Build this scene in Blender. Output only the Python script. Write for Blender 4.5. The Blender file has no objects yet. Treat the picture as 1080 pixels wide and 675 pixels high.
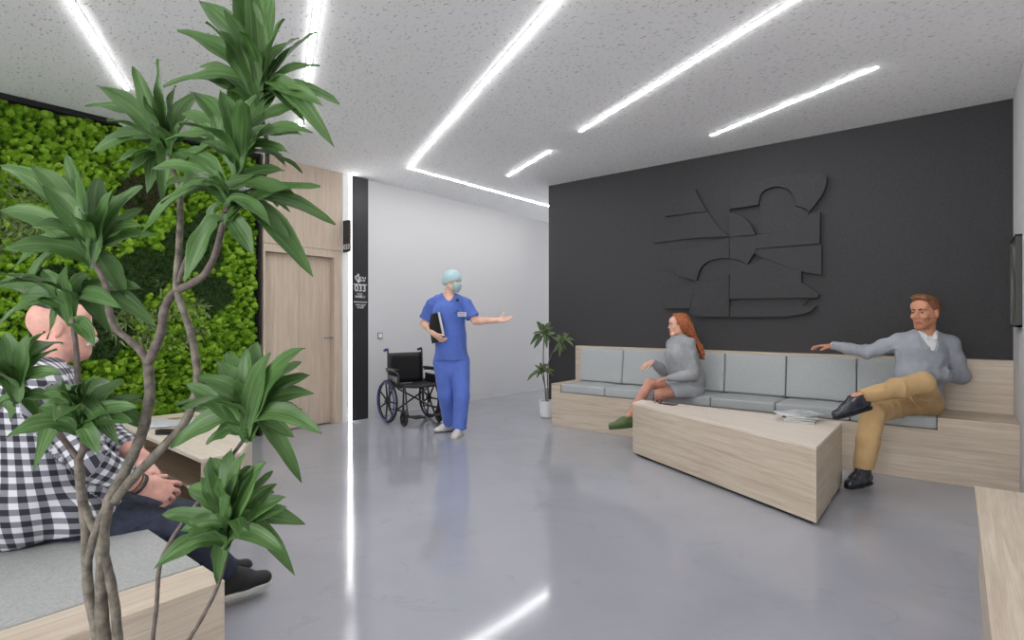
import bpy, math, random
import numpy as np
from mathutils import Vector, Matrix
random.seed(7); RNG = np.random.default_rng(7)
SC = bpy.context.scene; COL = SC.collection
# ---------------------------------------------------------------- camera
F_PX = 577.0; EYE = 1.25; YAW = math.radians(39.05); CE = 3.04
cs, sn = math.cos(YAW), math.sin(YAW)
RV = Vector((cs, sn, 0)); FV = Vector((-sn, cs, 0)); UP = Vector((0, 0, 1))
def P(px, py, d):
    return RV*((px-540)/F_PX*d) + FV*d + UP*(EYE-(py-337.5)/F_PX*d)
def on_z(px, py, z): return P(px, py, (EYE-z)*F_PX/(py-337.5))
def on_y(px, py, Y):
    u = (px-540)/F_PX; return P(px, py, Y/(sn*u+cs))
def on_x(px, py, X):
    u = (px-540)/F_PX; return P(px, py, X/(cs*u-sn))
cam = bpy.data.cameras.new('camera'); camo = bpy.data.objects.new('camera', cam); COL.objects.link(camo)
cam.sensor_width = 36; cam.lens = F_PX/1080*36; cam.clip_start = .05
camo.location = (0, 0, EYE); camo.rotation_euler = (math.pi/2, 0, YAW); SC.camera = camo
vs = SC.view_settings; vs.view_transform = 'Standard'; vs.look = 'None'; vs.gamma = 1; vs.use_curve_mapping = False
vs.exposure = 1.25
SC.cycles.use_denoising = True
SC.cycles.max_bounces = 10; SC.cycles.diffuse_bounces = 6
# ---------------------------------------------------------------- materials
def lin(c):
    return tuple(((v/255)/12.92 if v/255 <= .04045 else ((v/255+.055)/1.055)**2.4) for v in c)+(1,)
MATS = {}
class NT:
    def __init__(s, name):
        s.m = bpy.data.materials.new(name); s.m.use_nodes = True; s.t = s.m.node_tree
        s.b = s.t.nodes['Principled BSDF']; MATS[name] = s.m
    def n(s, typ, **kw):
        nd = s.t.nodes.new(typ)
        for k, v in kw.items():
            if k in nd.inputs: nd.inputs[k].default_value = v
            else: setattr(nd, k, v)
        return nd
    def l(s, a, b): s.t.links.new(a, b)
    def ramp(s, fac, stops):
        r = s.n('ShaderNodeValToRGB'); s.l(fac, r.inputs[0]); e = r.color_ramp.elements
        while len(e) < len(stops): e.new(.5)
        for i, (p, c) in enumerate(stops):
            e[i].position = p; e[i].color = c if len(c) == 4 else lin(c)
        return r.outputs[0]
    def mix(s, fac, a, b, mode='MIX'):
        m = s.n('ShaderNodeMix', data_type='RGBA', blend_type=mode)
        for k, v in ((0, fac), (6, a), (7, b)):
            if hasattr(v, 'is_output'): s.l(v, m.inputs[k])
            else: m.inputs[k].default_value = v
        return m.outputs[2]
    def bump(s, h, strength=.3, dist=.01):
        b = s.n('ShaderNodeBump', Strength=strength, Distance=dist); s.l(h, b.inputs['Height']); s.l(b.outputs[0], s.b.inputs['Normal'])
def mat(name, col, rough=.6, metal=0.0, var=None, bump=None, spec=None, sss=0, emit=None, coord='Object', col2=None, sheen=0):
    t = NT(name); b = t.b
    b.inputs['Base Color'].default_value = lin(col); b.inputs['Roughness'].default_value = rough; b.inputs['Metallic'].default_value = metal
    if spec is not None: b.inputs['Specular IOR Level'].default_value = spec
    if sheen: b.inputs['Sheen Weight'].default_value = sheen
    if sss:
        b.inputs['Subsurface Weight'].default_value = sss; b.inputs['Subsurface Radius'].default_value = (.02, .008, .004); b.inputs['Subsurface Scale'].default_value = .5
    if emit: b.inputs['Emission Color'].default_value = lin(emit[0]); b.inputs['Emission Strength'].default_value = emit[1]
    if var or bump: tc = t.n('ShaderNodeTexCoord')
    if var:
        nz = t.n('ShaderNodeTexNoise', Scale=var[0], Detail=5.0, Roughness=.6); t.l(tc.outputs[coord], nz.inputs['Vector'])
        c2 = col2 or tuple(max(0, v*(1-var[1])) for v in col); c1 = col if col2 else tuple(min(255, v*(1+var[1])) for v in col)
        t.l(t.ramp(nz.outputs[0], [(.35, c2), (.65, c1)]), b.inputs['Base Color'])
    if bump:
        nz = t.n('ShaderNodeTexNoise', Scale=bump[0], Detail=3.0); t.l(tc.outputs[coord], nz.inputs['Vector']); t.bump(nz.outputs[0], bump[1], bump[2] if len(bump) > 2 else .01)
    return t.m
def wood(name, ca, cb, cc, rough=.5):
    t = NT(name); tc = t.n('ShaderNodeTexCoord'); oi = t.n('ShaderNodeObjectInfo')
    ad = t.n('ShaderNodeVectorMath', operation='ADD'); mp = t.n('ShaderNodeMapping'); mp.inputs['Scale'].default_value = (1.1, 22, 1)
    mu = t.n('ShaderNodeMath', operation='MULTIPLY'); mu.inputs[1].default_value = 7.3; t.l(oi.outputs['Random'], mu.inputs[0])
    t.l(tc.outputs['UV'], ad.inputs[0]); t.l(mu.outputs[0], ad.inputs[1]); t.l(ad.outputs[0], mp.inputs[0])
    n1 = t.n('ShaderNodeTexNoise', Scale=1.6, Detail=8.0, Roughness=.62, Distortion=.6); t.l(mp.outputs[0], n1.inputs['Vector'])
    m2 = t.n('ShaderNodeMapping'); m2.inputs['Scale'].default_value = (3, 120, 1); t.l(ad.outputs[0], m2.inputs[0])
    n2 = t.n('ShaderNodeTexNoise', Scale=2.0, Detail=4.0); t.l(m2.outputs[0], n2.inputs['Vector'])
    c = t.ramp(n1.outputs[0], [(.3, ca), (.5, cb), (.72, cc)])
    f = t.ramp(n2.outputs[0], [(.35, (225, 220, 214)), (.6, (255, 255, 255))])
    t.l(t.mix(.45, c, f, 'MULTIPLY'), t.b.inputs['Base Color']); t.b.inputs['Roughness'].default_value = rough
    t.bump(n2.outputs[0], .08, .002)
    return t.m
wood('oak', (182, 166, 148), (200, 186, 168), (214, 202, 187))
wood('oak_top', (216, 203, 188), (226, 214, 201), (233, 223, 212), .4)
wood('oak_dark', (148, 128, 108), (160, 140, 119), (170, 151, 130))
wood('oak_door', (186, 168, 150), (198, 181, 163), (208, 193, 176))
mat('white_paint', (212, 212, 213), .7, bump=(60, .05, .003))
mat('steel_grey', (150, 150, 152), .4)
mat('pure_white', (232, 232, 232), .5)
mat('black_metal', (24, 24, 25), .4)
mat('steel', (150, 150, 150), .3, 1)
mat('recess_black', (12, 12, 12), .8)
# ceiling: mineral fibre board with short dark flecks
t = NT('ceiling_board'); tc = t.n('ShaderNodeTexCoord')
mp = t.n('ShaderNodeMapping'); mp.inputs['Rotation'].default_value = (0, 0, .5); mp.inputs['Scale'].default_value = (1, 2.1, 1); t.l(tc.outputs['Object'], mp.inputs[0])
n1 = t.n('ShaderNodeTexNoise', Scale=30.0, Detail=3.5, Roughness=.55); t.l(mp.outputs[0], n1.inputs['Vector'])
n2 = t.n('ShaderNodeTexNoise', Scale=3.0, Detail=2.0); t.l(tc.outputs['Object'], n2.inputs['Vector'])
a = t.ramp(n1.outputs[0], [(.33, (165, 165, 167)), (.40, (244, 244, 245))])
t.l(t.mix(.25, a, t.ramp(n2.outputs[0], [(.3, (240, 240, 240)), (.7, (248, 248, 248))])), t.b.inputs['Base Color'])
t.b.inputs['Roughness'].default_value = .9; t.b.inputs['Specular IOR Level'].default_value = .15; t.bump(n1.outputs[0], .25, .004)
# floor: polished grey resin
t = NT('resin_floor'); tc = t.n('ShaderNodeTexCoord')
n1 = t.n('ShaderNodeTexNoise', Scale=.9, Detail=6.0, Roughness=.55, Distortion=.8); t.l(tc.outputs['Object'], n1.inputs['Vector'])
n3 = t.n('ShaderNodeTexNoise', Scale=2.2, Detail=9.0, Roughness=.6, Distortion=1.5); t.l(tc.outputs['Object'], n3.inputs['Vector'])
c = t.ramp(n1.outputs[0], [(.3, (152, 153, 161)), (.7, (163, 164, 172))])
pat = t.ramp(n3.outputs[0], [(.60, (0, 0, 0, 1)), (.615, (1, 1, 1, 1)), (.64, (.3, .3, .3, 1))])
fm = t.n('ShaderNodeMath', operation='MULTIPLY'); fm.inputs[1].default_value = .32; t.l(pat, fm.inputs[0])
t.l(t.mix(fm.outputs[0], c, lin((140, 141, 147))), t.b.inputs['Base Color'])
rr = t.ramp(n1.outputs[0], [(.3, (.07, .07, .07, 1)), (.7, (.13, .13, .13, 1))]); t.l(rr, t.b.inputs['Roughness'])
t.b.inputs['IOR'].default_value = 1.5; t.b.inputs['Specular IOR Level'].default_value = .5
n4 = t.n('ShaderNodeTexNoise', Scale=5.0, Detail=2.0); t.l(tc.outputs['Object'], n4.inputs['Vector']); t.bump(n4.outputs[0], .035, .01)
# dark plaster
t = NT('dark_plaster'); tc = t.n('ShaderNodeTexCoord')
n1 = t.n('ShaderNodeTexNoise', Scale=45.0, Detail=6.0, Roughness=.65); t.l(tc.outputs['Object'], n1.inputs['Vector'])
t.l(t.ramp(n1.outputs[0], [(.3, (57, 56, 58)), (.7, (66, 65, 67))]), t.b.inputs['Base Color'])
t.b.inputs['Roughness'].default_value = .75; t.b.inputs['Specular IOR Level'].default_value = .3; t.bump(n1.outputs[0], .4, .004)
# grey speckled upholstery
def fabric(name, c1, c2, bscale=500):
    t = NT(name); tc = t.n('ShaderNodeTexCoord')
    n1 = t.n('ShaderNodeTexNoise', Scale=120.0, Detail=4.0, Roughness=.7); t.l(tc.outputs['Object'], n1.inputs['Vector'])
    t.l(t.ramp(n1.outputs[0], [(.3, c1), (.62, c2)]), t.b.inputs['Base Color']); t.b.inputs['Roughness'].default_value = .8
    t.b.inputs['Specular IOR Level'].default_value = .25; t.bump(n1.outputs[0], .25, .003)
fabric('grey_upholstery', (158, 162, 163), (176, 180, 181))
fabric('bench_fabric', (150, 152, 150), (172, 174, 172))
t = NT('led'); t.b.inputs['Emission Color'].default_value = (1, 1, 1, 1); t.b.inputs['Emission Strength'].default_value = 25; t.b.inputs['Base Color'].default_value = (1, 1, 1, 1)
t = NT('led_wall'); t.b.inputs['Emission Color'].default_value = (1, 1, 1, 1); t.b.inputs['Emission Strength'].default_value = 7; t.b.inputs['Base Color'].default_value = (1, 1, 1, 1)
# ---------------------------------------------------------------- mesh building (world coordinates in, object space out)
ORG = {}
def reg(o, org, parent=None):
    COL.objects.link(o); ORG[o.name] = Vector(org)
    if parent is not None:
        o.parent = parent; o.location = Vector(org)-ORG[parent.name]
    else: o.location = org
    return o
def tag(o, label=None, cat=None, group=None, kind=None):
    for k, v in (('label', label), ('category', cat), ('group', group), ('kind', kind)):
        if v: o[k] = v
    return o
def thing(name, label, cat, org, group=None):
    o = bpy.data.objects.new(name, None); o.empty_display_size = .1
    return tag(reg(o, org), label, cat, group)
def smooth_mesh(me, on=True):
    me.polygons.foreach_set('use_smooth', [on]*len(me.polygons))
class MB:
    def __init__(s): s.v = []; s.f = []; s.mi = []; s.at = []
    def add(s, vs, fs, mi=0):
        n = len(s.v); s.v += [Vector(v) for v in vs]; s.f += [tuple(i+n for i in f) for f in fs]; s.mi += [mi]*len(fs); return s
    def box(s, lo, hi, mi=0, rot=0, piv=None):
        x0, y0, z0 = lo; x1, y1, z1 = hi
        vs = [Vector(p) for p in ((x0,y0,z0),(x1,y0,z0),(x1,y1,z0),(x0,y1,z0),(x0,y0,z1),(x1,y0,z1),(x1,y1,z1),(x0,y1,z1))]
        if rot:
            piv = Vector(piv) if piv is not None else (vs[0]+vs[6])/2; R = Matrix.Rotation(rot, 3, 'Z'); vs = [R@(v-piv)+piv for v in vs]
        return s.add(vs, [(0,3,2,1),(4,5,6,7),(0,1,5,4),(1,2,6,5),(2,3,7,6),(3,0,4,7)], mi)
    def prism(s, poly, z0, z1, mi=0):
        n = len(poly); vs = [(p[0],p[1],z0) for p in poly]+[(p[0],p[1],z1) for p in poly]
        ar = sum(poly[i][0]*poly[(i+1)%n][1]-poly[(i+1)%n][0]*poly[i][1] for i in range(n))
        fs = [tuple(range(n-1,-1,-1)), tuple(range(n,2*n))]+[(i,(i+1)%n,n+(i+1)%n,n+i) for i in range(n)]
        if ar < 0: fs = [f[::-1] for f in fs]
        return s.add(vs, fs, mi)
    def tube(s, pts, rad, n=10, mi=0, caps=True, closed=False):
        pts = [Vector(p) for p in pts]; m = len(pts)
        if not hasattr(rad, '__len__'): rad = [rad]*m
        up = None; rings = []
        for i, p in enumerate(pts):
            if closed: t = pts[(i+1)%m]-pts[i-1]
            else: t = pts[min(i+1,m-1)]-pts[max(i-1,0)]
            t.normalize()
            if up is None: up = t.orthogonal().normalized()
            else: up = (up-t*up.dot(t)).normalized()
            w = t.cross(up)
            rings.append([p+(up*math.cos(a)+w*math.sin(a))*rad[i] for a in (2*math.pi*k/n for k in range(n))])
        vs = [v for r in rings for v in r]; fs = []
        for i in range(m if closed else m-1):
            j = (i+1) % m
            for k in range(n): fs.append((i*n+k, i*n+(k+1)%n, j*n+(k+1)%n, j*n+k))
        if caps and not closed: fs.append(tuple(range(n-1,-1,-1))); fs.append(tuple((m-1)*n+k for k in range(n)))
        return s.add(vs, fs, mi)
    def lathe(s, c, prof, n=32, mi=0, ax=None):
        c = Vector(c); a = Vector(ax).normalized() if ax is not None else Vector((0,0,1)); u = a.orthogonal().normalized(); w = a.cross(u)
        vs = []; m = len(prof)
        for r, z in prof:
            for k in range(n):
                t = 2*math.pi*k/n; vs.append(c+a*z+(u*math.cos(t)+w*math.sin(t))*r)
        fs = [(i*n+k, i*n+(k+1)%n, (i+1)*n+(k+1)%n, (i+1)*n+k) for i in range(m-1) for k in range(n)]
        return s.add(vs, fs, mi)
    def ball(s, c, r, n=12, mi=0):
        k = 8; return s.lathe(c, [(max(1e-5, r*math.sin(math.pi*i/k)), -r*math.cos(math.pi*i/k)) for i in range(k+1)], n, mi)
    def build(s, name, mats, parent=None, org=None, smooth=False, bevel=0, seg=2, uv=None):
        if not isinstance(mats, (list, tuple)): mats = [mats]
        if org is None: org = ORG[parent.name] if parent is not None else Vector((0,0,0))
        org = Vector(org); me = bpy.data.meshes.new(name); me.from_pydata([v-org for v in s.v], [], s.f)
        for m in mats: me.materials.append(MATS[m])
        if len(mats) > 1: me.polygons.foreach_set('material_index', s.mi)
        if smooth: smooth_mesh(me)
        if uv is not None: uvbox(me, *uv)
        me.update(); o = bpy.data.objects.new(name, me); reg(o, org, parent)
        if bevel:
            b = o.modifiers.new('bevel', 'BEVEL'); b.width = bevel; b.segments = seg; b.limit_method = 'ANGLE'; b.angle_limit = math.radians(40)
            if seg > 2: smooth_mesh(me)
        return o
def uvbox(me, g=(1,0,0), vertical=False):
    g = Vector(g).normalized(); L = me.uv_layers.new(name='UVMap')
    for p in me.polygons:
        n = p.normal
        if abs(n.z) > .8: u = g; v = Vector((0,0,1)).cross(g)
        else:
            u = Vector((0,0,1)).cross(n).normalized(); v = Vector((0,0,1))
            if vertical: u, v = v, u
        off = (p.index*1.37) % 5
        for li in p.loop_indices:
            co = me.vertices[me.loops[li].vertex_index].co; L.data[li].uv = (co.dot(u)+off, co.dot(v)+off*.7)
def copy_tree(o, parent=None):
    c = o.copy(); COL.objects.link(c); ORG[c.name] = ORG.get(o.name, Vector((0,0,0)))
    if parent is not None: c.parent = parent
    for ch in list(o.children): copy_tree(ch, c)
    return c
def spline(pts, n=8):
    pts = [Vector(p) for p in pts]; out = []
    q = [pts[0]*2-pts[1]]+pts+[pts[-1]*2-pts[-2]]
    for i in range(1, len(q)-2):
        a, b, c, d = q[i-1:i+3]
        for k in range(n):
            t = k/n; out.append(.5*((2*b)+(c-a)*t+(2*a-5*b+4*c-d)*t*t+(3*b-a-3*c+d)*t**3))
    return out+[pts[-1]]
# ================================================================= THE ROOM
XL = -5.82; YD = 5.98; XR = .36; XDL = -4.22
def struct(name, mb, m, **k):
    o = mb.build(name, m, **k); o['kind'] = 'structure'; return o
struct('floor', MB().box((-6.4,-3.4,-.1), (2.2,12.4,0)), 'resin_floor')
struct('ceiling', MB().box((-6.4,-3.4,CE), (2.2,12.4,CE+.1)), 'ceiling_board')
Ym = on_x(274.7, 300, XL).y; Yw = on_x(361, 300, XL).y; Yp0 = on_x(370.8, 300, XL).y; Yp1 = on_x(387.8, 300, XL).y
struct('wall_left', MB().box((XL-.25,-3.4,0), (XL-.12,Yw,CE)).box((XL-.25,Yw,0), (XL,12.3,CE)), 'white_paint')
struct('wall_back_light_block', MB().box((XL,-3.4,0), (-2.4,-3.3,CE)), 'white_paint')  # unseen part wall, added to keep world light off the left side
struct('wall_dark', MB().box((XDL,YD,0), (XR+.1,YD+.3,CE)), 'dark_plaster')
struct('wall_corridor', MB().box((XDL,YD+.3,0), (XDL+.12,12.3,CE)), 'white_paint')
struct('wall_right', MB().box((XR,4.92,0), (.9,YD,CE)).box((.76,-3.4,0), (.9,4.92,CE)), 'white_paint')
# door with timber cladding
YL0 = on_x(279.6, 300, XL).y; YL1 = on_x(360.8-8.5, 300, XL).y
ZD = 2.0
cl = MB().box((XL-.12,Ym+.03,ZD+.09), (XL,Yw,CE))
struct('trim_1', cl, 'oak_door', uv=((0,1,0), True), bevel=.002)
d = tag(bpy.data.objects.new('door_1', None), kind='structure'); reg(d, (XL,YL0,0))
fr = MB().box((XL-.12,Ym+.03,0), (XL+.004,YL0,ZD+.085)).box((XL-.12,YL1,0), (XL+.004,Yw,ZD+.085)).box((XL-.12,YL0,ZD), (XL+.004,YL1,ZD+.085))
fr.build('door_frame', 'oak_door', d, uv=((0,1,0), True), bevel=.002)
ymid = on_x(315, 300, XL-.08).y
MB().box((XL-.12,YL0+.004,.012), (XL-.075,ymid-.002,ZD-.004)).box((XL-.12,ymid+.002,.012), (XL-.075,YL1-.004,ZD-.004)).build('door_leaf', 'oak_door', d, uv=((0,1,0), True), bevel=.0015)
hp = on_x(350, 356, XL-.075); h = MB()
h.lathe(hp, [(0,0),(.026,0),(.026,.008),(.011,.01),(.011,.045),(0,.045)], 20, ax=(1,0,0))
h.tube([hp+Vector((.045,.01,0)), hp+Vector((.05,-.03,0)), hp+Vector((.05,-.135,0))], [.010,.010,.009], 10)
h.build('door_handle', 'steel', d, smooth=True)
# LED next to the sign pillar, white infill
struct('trim_2', MB().box((XL,Yw+.003,0), (XL+.006,Yp0-.05,CE)), 'pure_white')
w = thing('light_strip', 'vertical white LED strip from floor to ceiling beside the black sign pillar', 'light', (XL,Yp0-.03,0))
MB().box((XL,Yp0-.052,0), (XL+.006,Yp0-.002,CE)).build('light_channel', 'pure_white', w)
MB().box((XL+.0062,Yp0-.040,.003), (XL+.009,Yp0-.004,CE-.002)).build('light_diffuser', 'led_wall', w)
# pillar with lettering
mat('pillar_black', (44, 44, 47), .45, bump=(90, .1, .002)); mat('print_white', (225, 225, 225), .6)
w = thing('sign_pillar', 'full-height black wall panel with white 033 lettering beside the door', 'sign', (XL,Yp0,0))
MB().box((XL,Yp0,0), (XL+.012,Yp1,CE)).build('pillar_panel', 'pillar_black', w, bevel=.002)
XF = XL+.0125
def text(s, size, c, xdir, zdir, nm, parent, m='print_white', ext=.0008):
    cu = bpy.data.curves.new(nm, 'FONT'); cu.body = s; cu.size = size; cu.align_x = 'CENTER'; cu.align_y = 'CENTER'; cu.extrude = ext
    cu.offset = size*.012; to = bpy.data.objects.new(nm, cu); COL.objects.link(to); bpy.context.view_layer.update()
    me = bpy.data.meshes.new_from_object(to); bpy.data.objects.remove(to)
    xd = Vector(xdir).normalized(); zd = Vector(zdir).normalized(); nd = xd.cross(zd)
    M = Matrix((xd, zd, nd)).transposed().to_4x4(); M.translation = Vector(c)-ORG[parent.name]; me.transform(M)
    me.materials.clear(); me.materials.append(MATS[m]); o = bpy.data.objects.new(nm, me); return reg(o, ORG[parent.name], parent)
yc = (Yp0+Yp1)/2
def zz(py): return on_x(379, py, XF).z
text('033', .115, (XF, yc, zz(304.3)), (0,1,0), (0,0,1), 'lettering', w)
k = MB()
def bar(mb, y0, y1, z0, z1): mb.box((XF-.001,y0,z0), (XF+.0012,y1,z1))
zc = zz(293.5)
bar(k, yc-.042, yc-.018, zc-.055, zc+.055); bar(k, yc-.075, yc-.0, zc-.018, zc+.022); bar(k, yc-.060, yc-.042, zc-.035, zc+.036)
bar(k, yc-.018, yc-.004, zc-.05, zc-.02)
k.build('cross_logo', 'print_white', w)
def words(y0, y1, z, hgt, seed):
    r = random.Random(seed); m = MB(); y = y0
    while y < y1:
        L = hgt*r.uniform(.45, .7); bar(m, y, min(y1, y+L*.35), z-hgt/2, z+hgt/2)
        bar(m, y, min(y1, y+L), z+(hgt*.3 if r.random() < .5 else -hgt*.45), z+(hgt*.45 if r.random() < .5 else -hgt*.3)+hgt*.02) if r.random() < .9 else None
        y += L+hgt*.2
    return m
for i, (a, b, py, hg) in enumerate(((.005,.085,292.8,.026), (.005,.07,295.6,.026), (-.045,.03,310,.026), (-.075,.078,312.8,.032), (-.075,.078,321.4,.016), (-.055,.06,323,.016), (-.05,.055,324.6,.014))):
    words(yc+a, yc+b, zz(py), hg, i).build('lettering', 'print_white', w)
for py in (300.0, 318.5):
    m = MB(); bar(m, yc-.1, yc+.1, zz(py)-.005, zz(py)+.005); m.build('rule_line', 'print_white', w)
# projecting room number sign
zt = 2.46; zb = 2.075
w = thing('room_sign', 'small black projecting sign with 033 above the door edge', 'sign', (XL,Yw+.01,zb))
yb = Yw+.004
MB().box((XL+.006,yb,zb), (XL+.15,yb+.02,zt)).build('sign_plate', 'pillar_black', w, bevel=.001)
text('033', .085, (XL+.082, yb-.001, zb+.06), (1,0,0), (0,0,1), 'lettering', w)
# light switch
sp = on_x(400.7, 354, XL)
w = thing('light_switch', 'small grey light switch on the white wall above the wheelchair', 'switch', sp)
MB().box((XL,sp.y-.042,sp.z-.042), (XL+.008,sp.y+.042,sp.z+.042)).build('switch_plate', 'steel_grey' if 'steel_grey' in MATS else 'steel', w, bevel=.002)
MB().box((XL+.008,sp.y-.027,sp.z-.027), (XL+.013,sp.y+.027,sp.z+.027)).build('rocker', 'pure_white', w, bevel=.002)
# ceiling light strips
LD = Vector((-.888, .459, 0)).normalized(); LN = Vector((LD.y, -LD.x, 0))
mat('channel_white', (215, 215, 215), .6)
def cstrip(mb, fb, a, b, wd=.022):
    a = Vector((a.x,a.y,0)); b = Vector((b.x,b.y,0)); t = (b-a).normalized(); n = Vector((t.y,-t.x,0))
    for m, hw, z0, z1, e in ((mb, wd/2, CE-.009, CE-.002, 0), (fb, wd/2+.008, CE-.004, CE+.002, .008)):
        q = [a-t*e-n*hw, b+t*e-n*hw, b+t*e+n*hw, a-t*e+n*hw]; m.prism([(p.x,p.y) for p in q], z0, z1)
def ceil_light(label, segs):
    w = thing('ceiling_light', label, 'light', Vector((segs[0][0].x, segs[0][0].y, CE)))
    for a, b in segs:
        m, f = MB(), MB(); cstrip(m, f, a, b)
        f.build('light_channel', 'channel_white', w); m.build('light_diffuser', 'led', w)
c0 = on_z(430.5, 176.5, CE); e = on_z(579, 217, CE)
ceil_light('long angled ceiling light strip with a corner above the standing medic', [(c0, c0-LD*3.9), (c0, c0+(e-c0).normalized()*3.2)])
a = on_z(612, 138, CE); ceil_light('long straight ceiling light strip running out of the top edge above the dark wall', [(a, a-LD*3.3)])
ceil_light('medium ceiling light strip nearest the dark wall, over the relief', [(on_z(750, 142.5, CE), on_z(925, 70, CE))])
ceil_light('shortest ceiling light strip, near the left end of the dark wall', [(on_z(536, 185, CE), on_z(580, 158.5, CE))])
a = on_z(134, 94, CE); ceil_light('ceiling light strip above the left part of the moss wall', [(a, a-LD*3.0)])
ceil_light('added fill light strip overhead near the right bench, outside the view', [(Vector((.45,1.55,CE)), Vector((.45,1.55,CE))+LD*1.1)])  # added strip out of view, brightens the right side
ceil_light('added fill light strip overhead behind the viewpoint, unseen', [(Vector((.5,.1,CE)), Vector((.5,.1,CE))+LD*2.0)])  # second added strip, unseen, also there to lift the right side
a = on_z(316, 137, CE); ceil_light('ceiling light strip behind the top of the tall plant, ending near the door', [(a, a-LD*3.2)])
# picture on the right wall
w = thing('picture', 'black-framed picture hanging on the white right-hand wall', 'picture', (XR,5.43,1.2))
y0, y1, z0, z1, xf = 5.19, 5.69, 1.20, 1.85, XR-.038
MB().box((xf,y0,z0), (XR,y0+.014,z1)).box((xf,y1-.014,z0), (XR,y1,z1)).box((xf,y0,z0), (XR,y1,z0+.014)).box((xf,y0,z1-.014), (XR,y1,z1)).build('picture_frame', 'black_metal', w, bevel=.001)
t = NT('picture_print'); tc = t.n('ShaderNodeTexCoord'); n1 = t.n('ShaderNodeTexNoise', Scale=4.0, Detail=4.0, Distortion=1.0); t.l(tc.outputs['Object'], n1.inputs['Vector'])
t.l(t.ramp(n1.outputs[0], [(.3, (40, 44, 40)), (.45, (110, 112, 80)), (.55, (190, 190, 186)), (.75, (90, 95, 100))]), t.b.inputs['Base Color']); t.b.inputs['Roughness'].default_value = .3
MB().box((xf+.008,y0+.014,z0+.014), (XR-.004,y1-.014,z1-.014)).build('picture_print', 'picture_print', w)
# ================================================================= RELIEF on the dark wall
w = thing('wall_relief', 'large abstract relief of overlapping dark grey plates on the dark wall', 'wall art', on_y(780, 260, YD))
def R(x, y):
    p = on_y(660+x/3.554, 160+y/3.554, YD-.04); return (p.x, p.z)
def arc(pts, n=6):
    q = spline([Vector((x, y, 0)) for x, y in pts], n); return [(p.x, p.y) for p in q]
plates = [
 ([(100,182),(148,174),(262,160),(262,322),(100,342)], .02),
 (arc([(104,450),(100,500),(108,545),(145,572)])+[(250,572),(262,440)], .007),
 ([(270,150),(388,128),(388,318),(300,330),(262,240)], .014),
 ([(160,366),(290,352),(290,400),(150,410)], .014),
 (arc([(240,233),(234,275),(246,325)])+[(300,321),(388,317)]+arc([(388,317),(345,280),(308,225)]), .04),
 ([(148,170),(262,142)]+arc([(262,142),(283,185),(306,224)])+[(148,243)], .055),
 ([(390,125),(470,108),(560,92)]+arc([(640,82),(700,77),(738,80),(754,96),(752,125),(735,165),(690,225)])+arc([(690,225),(665,210),(636,203)])+arc([(636,203),(634,172),(612,144),(575,132),(538,138),(508,160),(498,200)])+[(390,216)], .06),
 (arc([(500,203),(560,196),(630,202),(690,225)])+arc([(690,225),(665,262),(600,296),(530,305),(490,306)])+[(490,306),(505,250)], .03),
 ([(500,203)]+arc([(498,200),(508,160),(538,138),(575,132),(612,144),(634,172),(636,203)]), .016),
 ([(390,228)]+arc([(405,230),(440,243),(470,272),(489,311)])+[(390,321)], .068),
 ([(492,311),(600,297)]+arc([(600,297),(655,270),(688,238),(700,228)])+[(730,225),(728,345),(489,364)], .062),
 ([(455,370),(489,364),(733,346),(734,462)]+arc([(734,462),(650,447),(560,415),(455,370)]), .045),
 ([(390,321),(489,311)]+arc([(489,311),(494,340),(485,375),(457,421)])+arc([(457,421),(425,408),(390,400)]), .052),
 ([(160,372),(290,354),(388,320),(388,400)]+arc([(388,400),(350,401),(310,412),(280,440),(265,484)])+arc([(265,484),(205,466),(160,432),(142,393)]), .05),
 ([(148,515),(262,495),(241,588),(148,588)], .05),
 (arc([(264,484),(330,482),(388,462)])+[(388,619),(280,619)]+arc([(280,619),(258,615),(241,604)])+[(241,600)], .055),
 (arc([(270,484),(285,438),(315,411),(350,401),(388,400)])+[(388,462),(330,481)], .02),
 ([(390,402),(425,410),(457,423),(520,400),(600,432),(660,446),(660,490)]+arc([(660,490),(700,515),(724,535),(720,547)])+[(390,552)], .05),
 ([(390,580),(520,580),(715,578)]+arc([(715,578),(690,600),(650,612),(600,619)])+[(390,620)], .045),
 ([(390,552),(690,548),(660,580),(390,580)], .018),
]
for poly, th in plates:
    q = [R(*p) for p in poly]
    q = [p for i, p in enumerate(q) if (Vector(p)-Vector(q[i-1])).length > 1e-3]
    n = len(q); vs = [(x,YD,z) for x, z in q]+[(x,YD-th,z) for x, z in q]
    ar = sum(q[i][0]*q[(i+1)%n][1]-q[(i+1)%n][0]*q[i][1] for i in range(n))
    fs = [tuple(range(n-1,-1,-1)), tuple(range(n,2*n))]+[(i,(i+1)%n,n+(i+1)%n,n+i) for i in range(n)]
    if ar < 0: fs = [f[::-1] for f in fs]
    m = MB().add(vs, fs); m.build('relief_plate', 'dark_plaster', w, bevel=.002)
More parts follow.
